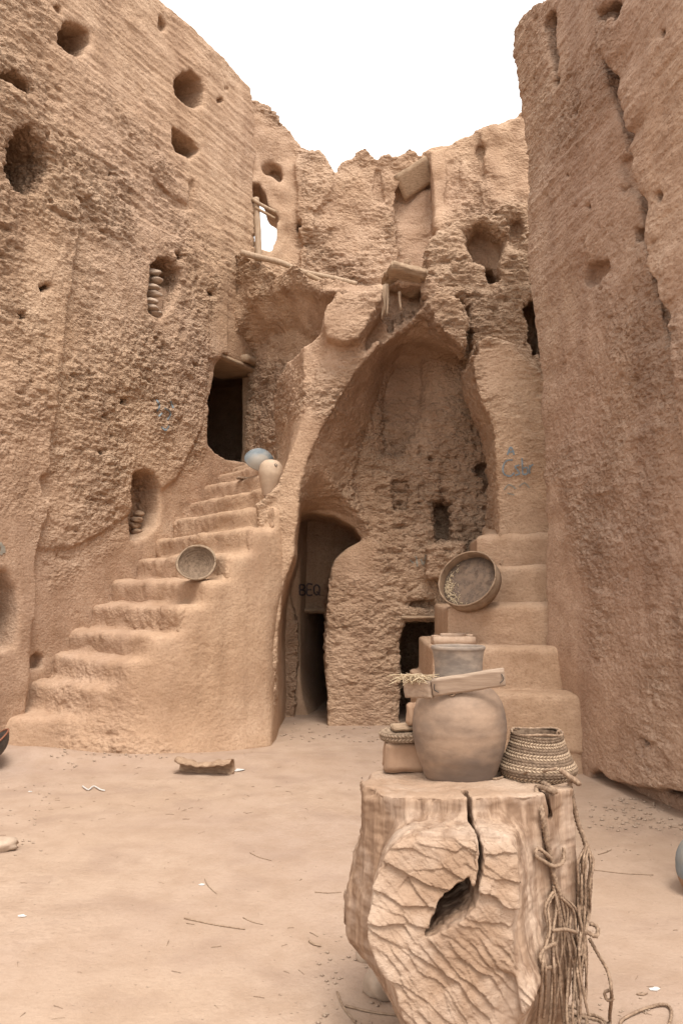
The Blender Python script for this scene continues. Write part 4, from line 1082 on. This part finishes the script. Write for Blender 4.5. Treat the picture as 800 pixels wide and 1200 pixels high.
# ================================================================== THINGS ON THE STAIRS
# ovoid jar with a hole
ex, ey = (315-400)/968*9.08, 9.08; ez = drop(ex, ey, 3.6)
ej = thing('clay_jar', 'pale egg-shaped clay jar with a small dark hole near its top, on the long stair', 'jar', (ex, ey, ez), rot=(.04, .06, 0))
V, Fc = lathe(dense([(0, 0), (.065, 0), (.075, .01), (.098, .09), (.128, .20), (.135, .27), (.118, .345), (.075, .39), (.03, .402), (0, .403)], 6), 48, .008, 9)
mk('body', V, Fc, M['claypale'], ej, local=True)
d_ = Vector((.42, -.72, .62)).normalized(); 
hc = Vector((.060, -.108, .335))
V, Fc = lathe([(0, -.012), (.013, -.012), (.017, .0), (.0165, .006), (.012, .005), (.011, -.006), (0, -.007)], 20)
V, Fc = xf((V, Fc), Matrix.Translation(hc)@Vector((.45, -.72, .75)).to_track_quat('Z', 'Y').to_matrix().to_4x4())
mk('dark_hole_cup', V, Fc, M['darkbowl'], ej, local=True)  # solid dark cup: the hole's shade is put into its colour
# blue pan
bx, by = (306-400)/968*10.25, 10.25; bz = drop(bx, by, 4.0)
V, Fc = lathe(dense([(0, 0), (.09, .002), (.15, .04), (.19, .10), (.195, .115), (.186, .112), (.145, .05), (.085, .014), (0, .012)], 5), 48, .008, 12)
o = mk('enamel_pan', V, Fc, M['blue'], local=True)
o.rotation_euler = Vector((-.25, .62, -.55)).to_track_quat('Z', 'Y').to_euler(); o.location = (bx, by-.05, bz+.27)
tag(o, 'worn blue-grey pan tipped on its edge behind the egg-shaped jar', 'pan')
# little board by the pan
V, Fc = rbox(.20, .09, .03, .004, .006, 2, 5); lx, ly = (286-400)/968*10.5, 10.5
o = mk('broken_board', V, Fc, M['rope'], local=True); o.location = (lx, ly, drop(lx, ly, 4)+.012); o.rotation_euler = (0, .05, .3); tag(o, 'small dark board bit lying on the stair beside the blue-grey pan', 'board')
# coil basket on the stair
sx_, sy_ = (231-400)/968*8.55, 8.55; sz_ = drop(sx_, sy_, 2.6)
cb = thing('coiled_basket', 'round coiled bowl basket tipped up to show its spiral inside, on the long stair', 'basket', (sx_, sy_, sz_))
prof = []
for k_ in range(9):
    r0 = .012+k_*.019; z0 = .12*(r0/.18)**2.2
    prof += [(r0, z0), (r0+.006, z0+.007), (r0+.012, z0+.006)]
prof += [(.182, .13), (.192, .135), (.196, .125), (.185, .10), (.15, .045), (.09, .0), (0, -.01)]
prof = [(0, .002)]+prof
V, Fc = lathe(prof, 56, .035, 14, 1.0)
n_ = Vector((.10, -.86, .40)); Mx = n_.to_track_quat('Z', 'Y').to_matrix().to_4x4()
V, Fc = xf((V, Fc), Mx); zmin = min(v.z for v in V); V = [v+Vector((0, 0, -zmin)) for v in V]
mk('bowl', V, Fc, simple('coil_straw', (.15, .10, .065), (.27, .185, .125), 30, .9, .6, .003), cb, local=True)
rim = [Mx@Vector((.192*math.cos(a)*(1+.04*math.sin(2*a)), .192*math.sin(a), .134+.008*math.sin(2*a)))+Vector((0, 0, -zmin)) for a in np.linspace(0, 2*math.pi, 50)]
V, Fc = tube(rim, .011, 8, 120, 2); mk('rim', V, Fc, simple('coil_rim', (.25, .175, .115), (.38, .275, .185), 30, .9, .6, .003), cb, local=True)
# sieve
n_ = Vector((-.50, -.72, .46)).normalized(); sr = .30
cxs = Vector(at(549, 676, 8.10)); zst = drop(cxs.x-.02, cxs.y, 1.72-.1); cxs.z = max(zst, 1.40)+sr*math.sqrt(1-n_.z**2)+.012
sve = thing('round_sieve', 'large round wooden-hooped sieve leaning on the short steep stair', 'sieve', cxs)
Mx = n_.to_track_quat('Z', 'Y').to_matrix().to_4x4()
V, Fc = lathe([(sr-.010, -.09), (sr, -.09), (sr+.002, -.05), (sr, .045), (sr-.008, .047), (sr-.012, .03), (sr-.013, -.05), (sr-.010, -.09)], 72, .004, 3); Fc = [f for f in Fc if len(f) == 4]
V, Fc = xf((V, Fc), Mx); mk('hoop', V, Fc, M['hoop'], sve, local=True)
V, Fc = lathe([(0, -.050), (.1, -.052), (.2, -.050), (sr-.012, -.045), (sr-.012, -.049), (0, -.056)], 72, .0, 3); V[:, 2] += .004*np.sin(V[:, 0]*30)*np.cos(V[:, 1]*26)
V, Fc = xf((V, Fc), Mx); mk('woven_mesh', V, Fc, M['sievemesh'], sve, local=True)
V, Fc = tube([Mx@Vector(((sr-.003)*math.cos(a), (sr-.003)*math.sin(a), .048)) for a in np.linspace(0, 2*math.pi, 70)], .009, 8, 90, 2); mk('rim_binding', V, Fc, M['hoop'], sve, local=True)
pcs = []
for k_ in range(160):
    a = rs.gauss(math.radians(205), .45); r_ = min(abs(rs.gauss(.235, .03)), sr-.03)
    c = Mx@Vector((r_*math.cos(a)*-1 if False else r_*math.cos(a), r_*math.sin(a), -.044))
    dl = Mx@Vector((rs.uniform(-.018, .018), rs.uniform(-.018, .018), rs.uniform(-.002, .006)))
    pcs.append(tube([c-dl, c+dl], .0035, 4))
V, Fc = join(pcs); o = mk('chaff', V, Fc, M['straw'], sve, local=True); o['kind'] = 'stuff'
# brick mould on the second step
c0 = at(538, 752, 7.62); zb = drop(c0[0], 8.0, 1.35)
bmo = thing('brick_mould', 'pale dusty open brick mould lying on a tall step behind the big jar', 'brick mould', (c0[0], 7.99, zb-.01), rot=(0, 0, .06))
for nm, dim, lc in (('front_bar', (.40, .06, .085), (-.02, -.12, .045)), ('back_bar', (.34, .05, .085), (.06, .12, .065)), ('side_bar', (.07, .22, .085), (-.17, .0, .05)), ('side_bar', (.06, .14, .06), (.15, .03, .075))):
    V, Fc = rbox(*dim, .005, .0035, 3, 5); o = mk(nm, [Vector(v)+Vector(lc) for v in V], Fc, M['brick'], bmo, local=True)

# ================================================================== ON THE GROUND
def on_ground(px, py):
    p = ground_at(px, py, 0)
    for _ in range(3): p = ground_at(px, py, gz(p[0], p[1]))
    return Vector((p[0], p[1], gz(p[0], p[1])))
# curled piece of bark
p = on_ground(238, 908)
nseg, na = 30, 14; Vv = []; Fc = []
for side in (0, 1):
    for i in range(nseg+1):
        x = (i/nseg-.5)*.50; lift = .035*(abs(i/nseg-.5)*2)**3
        rad = (.085+.012*math.sin(i*.33)+.006*math.sin(i*.9))*(1 if side == 0 else .80)
        for j in range(na+1):
            a = math.radians(-8+196*j/na); jag = 1+.02*math.sin(i*.5+j*.7)
            Vv.append((x, rad*math.cos(a)*1.0*jag, max(rad*math.sin(a)*.85*jag+lift+.004*math.sin(i*1.3+j), -.012)))
st_ = (nseg+1)*(na+1)
for i in range(nseg):
    for j in range(na):
        q = i*(na+1)+j; Fc.append((q, q+1, q+na+2, q+na+1)); Fc.append((st_+q, st_+q+na+1, st_+q+na+2, st_+q+1))
for i in range(nseg):
    for j in (0, na):
        q = i*(na+1)+j; f = (q, q+na+1, st_+q+na+1, st_+q); Fc.append(f if j == 0 else f[::-1])
for j in range(na):
    for i in (0, nseg):
        q = i*(na+1)+j; f = (q, st_+q, st_+q+1, q+1); Fc.append(f if i == 0 else f[::-1])
o = mk('curled_bark', Vv, Fc, M['trough'], local=True); o.location = p+Vector((0, .02, .0)); o.rotation_euler = (math.radians(-40), 0, math.radians(-10)); o.location.z += .035
tag(o, 'curled brown piece of old bark lying on the dirt before the long stair', 'bark')
# rocks
def stone(px, py, r, label, seed, sq=(1, .8, .7), mat='stone', name='stone', group=None):
    p = on_ground(px, py); V, Fc = rock(r, seed, sq); o = mk(name, V, Fc, M[mat], local=True); o.location = p+Vector((0, r*.4, r*sq[2]*.6)); tag(o, label, 'stone', group); return o
stone(431, 1128, .055, 'smaller dusty stone wedged under the left side of the stump', 3, (.9, .8, 1.1))
stone(452, 1170, .095, 'larger rounded dusty stone at the foot of the stump front left', 6, (1, .8, .75))
stone(0, 998, .085, 'pinkish stone lying at the far left edge of the yard', 9, (1.2, .8, .55))
# pan at the far left
p = on_ground(-8, 886)
pn = thing('soot_pan', 'dark metal pan tipped on its rim against the left wall, cut by the picture edge', 'pan', p)
V, Fc = lathe(dense([(0, 0), (.12, .003), (.2, .05), (.25, .12), (.256, .125), (.242, .122), (.19, .06), (.11, .016), (0, .014)], 5), 48, .006, 12)
Mx = Vector((-.55, -.25, .78)).to_track_quat('Z', 'Y').to_matrix().to_4x4(); V, Fc = xf((V, Fc), Mx); zm = min(v.z for v in V)
mk('pan_body', [v+Vector((0, 0, -zm-.01)) for v in V], Fc, M['darkbowl'], pn, local=True)
V, Fc = xf(tube([(.25*math.cos(a), .25*math.sin(a), .124) for a in np.linspace(0, 2*math.pi, 50)], .008, 7), Mx); mk('rim', [v+Vector((0, 0, -zm-.01)) for v in V], Fc, M['rust'], pn, local=True)
# jar at the right edge
p = on_ground(841, 1056); p = Vector((p.x, p.y+.1, p.z))
rj = thing('glazed_jar', 'blue-grey jar with bare tan foot standing on the dirt at the right edge', 'jar', p)
V, Fc = lathe(dense([(0, 0), (.11, 0), (.125, .012), (.146, .05), (.156, .085)], 4)+[(.158, .088)], 48, .004, 2); mk('foot', V, Fc, M['terracotta'], rj, local=True)
V, Fc = lathe(dense([(.157, .085), (.163, .12), (.158, .19), (.13, .25), (.09, .285), (.075, .30), (.078, .335), (.09, .345), (.085, .349), (.068, .34), (.066, .30), (.11, .255), (.14, .18), (.13, .05), (0, .03)], 5), 48, .004, 2); mk('glazed_body', V, Fc, M['blue'], rj, local=True)
# twigs, pebbles, paper
def stick(px0, py0, px1, py1, r, label, bend=.01, group='dry twigs on the dirt'):
    a, b_ = on_ground(px0, py0), on_ground(px1, py1); a.z += r; b_.z += r; m_ = (a+b_)/2; m_.z = gz(m_.x, m_.y)+r
    dr = (b_-a).cross(Vector((0, 0, 1))).normalized(); m_ += dr*bend
    V, Fc = tube([a, m_, b_], r, 6, 0, 0, .12, 3, step=.02, taper=.6); o = mk_at('twig', V, Fc, M['twig'], m_); tag(o, label, 'twig', group)
stick(216, 1077, 287, 1090, .004, 'long thin dry twig lying in the middle of the bare yard', .01)
stick(240, 1031, 254, 1048, .003, 'short slanting dry twig lying above the long thin one')
stick(293, 1000, 318, 1009, .003, 'short dry twig lying right of the yard centre, towards the bark')
stick(285, 1076, 308, 1084, .0028, 'pale little twig lying just right of the long thin one')
stick(395, 1164, 416, 1200, .005, 'dry twig slanting down beside the stones left of the stump')
stick(404, 1180, 470, 1192, .005, 'thin twig running in under the stump foot')
stick(369, 1046, 400, 1046, .003, 'straight straw-like twig lying just left of the stump')
stick(362, 1104, 376, 1110, .005, 'stubby pale twig left of the stump base')
stick(695, 1020, 765, 1026, .003, 'long straight straw stalk lying right of the hanging ropes')
stick(700, 1002, 716, 996, .003, 'short crooked twig beside the hanging ropes, near the wall foot')
stick(745, 1166, 758, 1165, .004, 'small dark twig lying right of the trailing rope loop')
def scrap(px, py, s, label, seed):
    r = random.Random(seed); p = on_ground(px, py); n = 9; V = [(0, 0, s*.12)]
    for k_ in range(n):
        a = 2*math.pi*k_/n; q = s*r.uniform(.6, 1.1); V.append((q*math.cos(a)*1.4, q*math.sin(a), .003+s*.2*r.random()))
    m_ = len(V); V += [(x, y, z-.002) for x, y, z in V]
    Fc = [(0, 1+k_, 1+(k_+1) % n) for k_ in range(n)]+[(m_, m_+1+(k_+1) % n, m_+1+k_) for k_ in range(n)]+[(1+k_, m_+1+k_, m_+1+(k_+1) % n, 1+(k_+1) % n) for k_ in range(n)]
    o = mk('paper_scrap', V, Fc, M['paper'], local=True, smooth=False); o.location = p; tag(o, label, 'paper scrap', 'white paper scraps on the dirt')
scrap(281, 903, .045, 'largest white paper scrap, lying at the right end of the curled bark', 1)
scrap(26, 1074, .016, 'tiny white paper scrap near the left edge of the bare dirt', 2)
scrap(237, 1037, .014, 'tiny white paper scrap next to the short slanting twig', 3)
scrap(36, 928, .014, 'tiny white paper scrap in front of the lowest stair step', 4)
scrap(767, 1160, .016, 'tiny white paper scrap right of the trailing rope', 5)
pt = [on_ground(x, y)+Vector((0, 0, .012)) for x, y in ((97, 923), (104, 927), (110, 923), (118, 927), (123, 928))]
V, Fc = tube(pt, .006, 5, step=.02); V = [Vector((v.x, v.y, v.z*.9)) for v in V]; o = mk_at('plastic_strip', V, Fc, M['paper'], pt[2]); tag(o, 'crinkled white strip of litter lying in front of the long stair', 'litter strip')
rs = random.Random(21)
labs = []
pcs = []
def grit(region, n, rmin, rmax):
    for _ in range(n):
        x, y = rs.uniform(region[0], region[2]), rs.uniform(region[1], region[3]); p = on_ground(x, y)
        r_ = rs.uniform(rmin, rmax); bm_ = [(r_*a, r_*b_*.8, r_*c_*.6) for a, b_, c_ in ((1, 0, 0), (0, 1, 0), (-1, .2, 0), (.1, -1, 0), (0, .1, 1), (0, 0, -1))]
        V = [Vector(v)*rs.uniform(.8, 1.2)+p+Vector((0, 0, r_*.3)) for v in bm_]
        pcs.append((V, [(0, 1, 4), (1, 2, 4), (2, 3, 4), (3, 0, 4), (1, 0, 5), (2, 1, 5), (3, 2, 5), (0, 3, 5)]))
grit((0, 900, 800, 1200), 420, .002, .005); grit((60, 868, 210, 890), 130, .006, .018); grit((690, 935, 800, 975), 120, .005, .018); grit((690, 975, 800, 1010), 25, .004, .008); grit((0, 920, 60, 1010), 50, .004, .012); grit((330, 845, 450, 870), 70, .006, .02); grit((370, 1090, 460, 1200), 60, .003, .012); grit((640, 1170, 760, 1200), 40, .003, .008)
V, Fc = join(pcs); o = mk('grit', V, Fc, M['dirtlump']); tag(o, 'scattered mud crumbs and grit on the dirt floor', 'grit', kind='stuff')

pcs = []
for _ in range(170):
    x, y = rs.choice([(rs.uniform(0, 800), rs.uniform(890, 1200)), (rs.uniform(60, 460), rs.uniform(870, 960))]); p = on_ground(x, y); a = rs.uniform(0, 6.28); L_ = rs.uniform(.008, .03)
    p.z += .002; dl = Vector((math.cos(a)*L_, math.sin(a)*L_, .001)); pcs.append(tube([p-dl, p+Vector((0, 0, .002)), p+dl], rs.uniform(.0008, .0018), 4))
V, Fc = join(pcs); o = mk('straw_bits', V, Fc, M['twig']); tag(o, 'tiny bits of chopped straw strewn thinly over the dirt floor', 'straw', kind='stuff')

# ================================================================== WOODWORK OF THE BUILDINGS
def pole(name, pts, r, mat, label, cat, taper=.85, group=None):
    V, Fc = tube(pts, r, 12, 0, 0, .05, 5, step=.06, taper=taper); o = mk_at(name, V, Fc, mat, pts[0]); tag(o, label, cat, group); return o
def part_pole(name, pts, r, mat, parent, taper=.85):
    V, Fc = tube(pts, r, 12, 0, 0, .05, 5, step=.06, taper=taper); return mk(name, V, Fc, mat, parent)
def a3(x, y, Y): return tuple(at(x, y, Y))
part_pole('roof_beam', [a3(283, 296, 11.45), a3(305, 302, 11.4), a3(330, 308, 11.35), a3(352, 318, 11.35), a3(375, 323, 11.3), a3(398, 328, 11.3), a3(418, 333, 11.3)], .045, M['woodv'], abo)
part_pole('roof_beam', [a3(360, 322, 11.3), a3(385, 333, 11.2), a3(412, 343, 11.1)], .036, M['wood'], abo)
V, Fc = xf(rbox(.42, .5, .10, .02, .03, 4, 6), frame(at(474, 329, 9.0), (1, .1, -.28), (0, .25, 1))); sh = mk('stone_shelf', V, Fc, M['wood'], abo)
V, Fc = xf(rbox(.14, .3, .07, .02, .02, 9, 5), frame(at(455, 326, 9.05), (1, .1, .12), (0, .1, 1))); mk('stone_shelf', V, Fc, M['wood'], abo)
part_pole('beam_stub', [a3(474, 322, 9.1), a3(476, 311, 9.1), a3(477, 304, 9.1)], .04, M['trough'], abo)
for pts in ([(450, 334), (449, 352), (447, 374)], [(454, 333), (454, 352), (453, 371)], [(468, 342), (468, 352), (470, 364)], [(452, 333), (451, 350), (450, 368)]):
    part_pole('hanging_stick', [a3(x, y, 8.92) for x, y in pts], .016, M['woodv'], abo, .7)
V, Fc = xf(rbox(.48, .30, .035, .005, .01, 5, 6), frame(at(493, 723, 9.82), (1, 0, 0), (0, 0, 1))); mk('lintel', V, Fc, M['wood'], abo)
V, Fc = xf(rbox(.40, .45, .06, .01, .01, 5, 6), frame(at(371, 715, 11.25), (1, 0, 0), (0, 0, 1))); mk('lintel', V, Fc, M['wood'], abo)
# doorway lintel in the left wall
d3 = Vector((WU[0], WU[1], 0)); nw = Vector((WU[1], -WU[0], 0))
L0 = lambda t, w, z: Vector((PL[0]+WU[0]*t+WU[1]*w, PL[1]+WU[1]*t-WU[0]*w, z))
V, Fc = xf(rbox(1.30, .75, .07, .012, .012, 6, 8), frame(L0(4.15, -.33, 4.90), d3, (0, 0, 1))); mk('lintel', V, Fc, M['wood'], left_wall)
V, Fc = xf(rbox(.5, .2, .10, .012, .015, 7, 6), frame(L0(4.5, .02, 5.0), d3, (0, 0, 1))); mk('lintel', V, Fc, M['wood'], left_wall)
# wood of the upper window and recess
part_pole('window_post', [a3(303, 306, 12.25), a3(302, 270, 12.25), a3(300, 232, 12.25)], .055, M['woodv'], bwo)
part_pole('crossbar', [a3(295, 233, 12.2), a3(306, 240, 12.2), a3(324, 249, 12.25)], .028, M['woodv'], bwo)
part_pole('crossbar', [a3(299, 243, 12.2), a3(322, 256, 12.25)], .022, M['wood'], bwo)
V, Fc = xf(rbox(.62, .42, .05, .008, .01, 8, 6), frame(at(486, 209, 12.72), (at(506, 196, 12.72)-at(466, 222, 12.72)), (0, -.75, -.65))); mk('lintel', V, Fc, M['wood'], bwo)
# bricks left standing in the niches
for k_, (x, y) in enumerate(((180, 320), (182, 329), (178, 337), (180, 345), (176, 353), (178, 361), (182, 368))):
    P_, n_ = hit(x, y); 
    if P_ is None: continue
    V, Fc = rock(.10, 30+k_, (1, .8, .42)); c = L0(0, 0, 0)
    t_ = ((P_.x-PL[0])*WU[0]+(P_.y-PL[1])*WU[1]); 
    pw = Vector(at(x, y, 1)); d = Vector(ray(x, y)); 
    tt = (((PL[0])*WU[1]-(PL[1])*WU[0])-.08)/(d.x*WU[1]-d.y*WU[0]); c = Vector(EYE)+d*tt
    mk('loose_brick', [Vector(v)+c for v in V], Fc, M['stone'], left_wall)
for k_ in range(14):
    x, y = rs.uniform(-2, 17), rs.uniform(675, 735); d = Vector(ray(x, y))
    tt = (((PL[0])*WU[1]-(PL[1])*WU[0])-.15+rs.uniform(-.1, .1))/(d.x*WU[1]-d.y*WU[0]); c = Vector(EYE)+d*tt
    V, Fc = rock(rs.uniform(.06, .10), 60+k_, (1, .8, .6)); mk('rubble_lump', [Vector(v)+c for v in V], Fc, M['stone'], left_wall)
for k_ in range(5):
    x, y = 156+rs.uniform(0, 9), 602+k_*7; d = Vector(ray(x, y))
    tt = (((PL[0])*WU[1]-(PL[1])*WU[0])-.22+rs.uniform(-.04, .04))/(d.x*WU[1]-d.y*WU[0]); c = Vector(EYE)+d*tt
    V, Fc = rock(.07, 90+k_, (1, .8, .6)); mk('rubble_lump', [Vector(v)+c for v in V], Fc, M['trough'], left_wall)

# ================================================================== WRITING ON THE WALLS
def scribble(name, strokes, wpx, mat, parent):
    V = []; Fc = []
    for s_ in strokes:
        P2 = spline([(x, y, 0) for x, y in s_], 1.0); prev = None
        for i, p2 in enumerate(P2):
            q2 = P2[min(i+1, len(P2)-1)]-P2[max(i-1, 0)]
            if q2.length < 1e-6: continue
            q2.normalize(); nn = Vector((-q2.y, q2.x, 0))*wpx/2*(.9+.15*math.sin(i*1.9))
            pr_ = []
            for s in (-1, 0, 1):
                h_, n_ = hit(p2.x+nn.x*s, p2.y+nn.y*s)
                if h_ is None: pr_ = None; break
                pr_.append(h_+n_*.004-Vector(ray(p2.x, p2.y)).normalized()*.006)
            if pr_ is None or (prev is not None and (pr_[1]-V[prev+1]).length > .12): prev = None
            if pr_ is None: continue
            b = len(V); V += pr_
            if prev is not None: Fc += [(prev, prev+1, b+1, b), (prev+1, prev+2, b+2, b+1)]
            prev = b
    if not Fc: return
    base = len(V); V2 = V+[Vector(v)+Vector((0, .002, 0)) for v in V]
    mk(name, V2, Fc+[tuple(i+base for i in f[::-1]) for f in Fc], mat, parent)
scribble('painted_letters', [[(594, 533), (598, 524), (602, 533)], [(595, 530), (602, 529)], [(600, 539), (593, 540), (589, 547), (590, 555), (597, 558), (602, 554)], [(608, 545), (603, 547), (606, 551), (608, 555), (603, 557)],
    [(611, 537), (612, 556)], [(612, 549), (617, 548), (617, 555), (612, 556)], [(620, 545), (620, 555)], [(620, 548), (624, 544)]], 2.0, M['bluepaint'], abo)
scribble('painted_letters', [[(590, 574), (596, 568), (604, 573)], [(608, 570), (614, 566), (620, 572)], [(594, 578), (602, 580)]], 1.6, M['greenpaint'], abo)
scribble('painted_letters', [[(351, 697), (351, 685)], [(351, 685), (356, 686), (356, 690), (352, 691)], [(352, 691), (357, 693), (356, 697), (351, 697)], [(366, 685), (360, 685), (360, 697), (366, 697)], [(360, 691), (365, 691)],
    [(371, 685), (368, 688), (368, 694), (371, 697), (374, 694), (374, 688), (371, 685)], [(371, 693), (375, 698)]], 2.2, M['darkpaint'], abo)
scribble('painted_letters', [[(487, 652), (489, 664)], [(493, 655), (496, 662), (499, 650)], [(484, 660), (480, 656)]], 1.8, M['greenpaint'], abo)
scribble('painted_letters', [[(183, 468), (187, 475), (184, 482)], [(193, 478), (200, 484), (196, 492)], [(189, 500), (194, 504), (198, 499)], [(200, 470), (203, 478)], [(186, 488), (190, 484)]], 2.0, M['bluepaint'], left_wall)
scribble('painted_letters', [[(0, 636), (3, 642), (1, 650)], [(4, 640), (5, 648)]], 4.0, M['greenpaint'], left_wall)
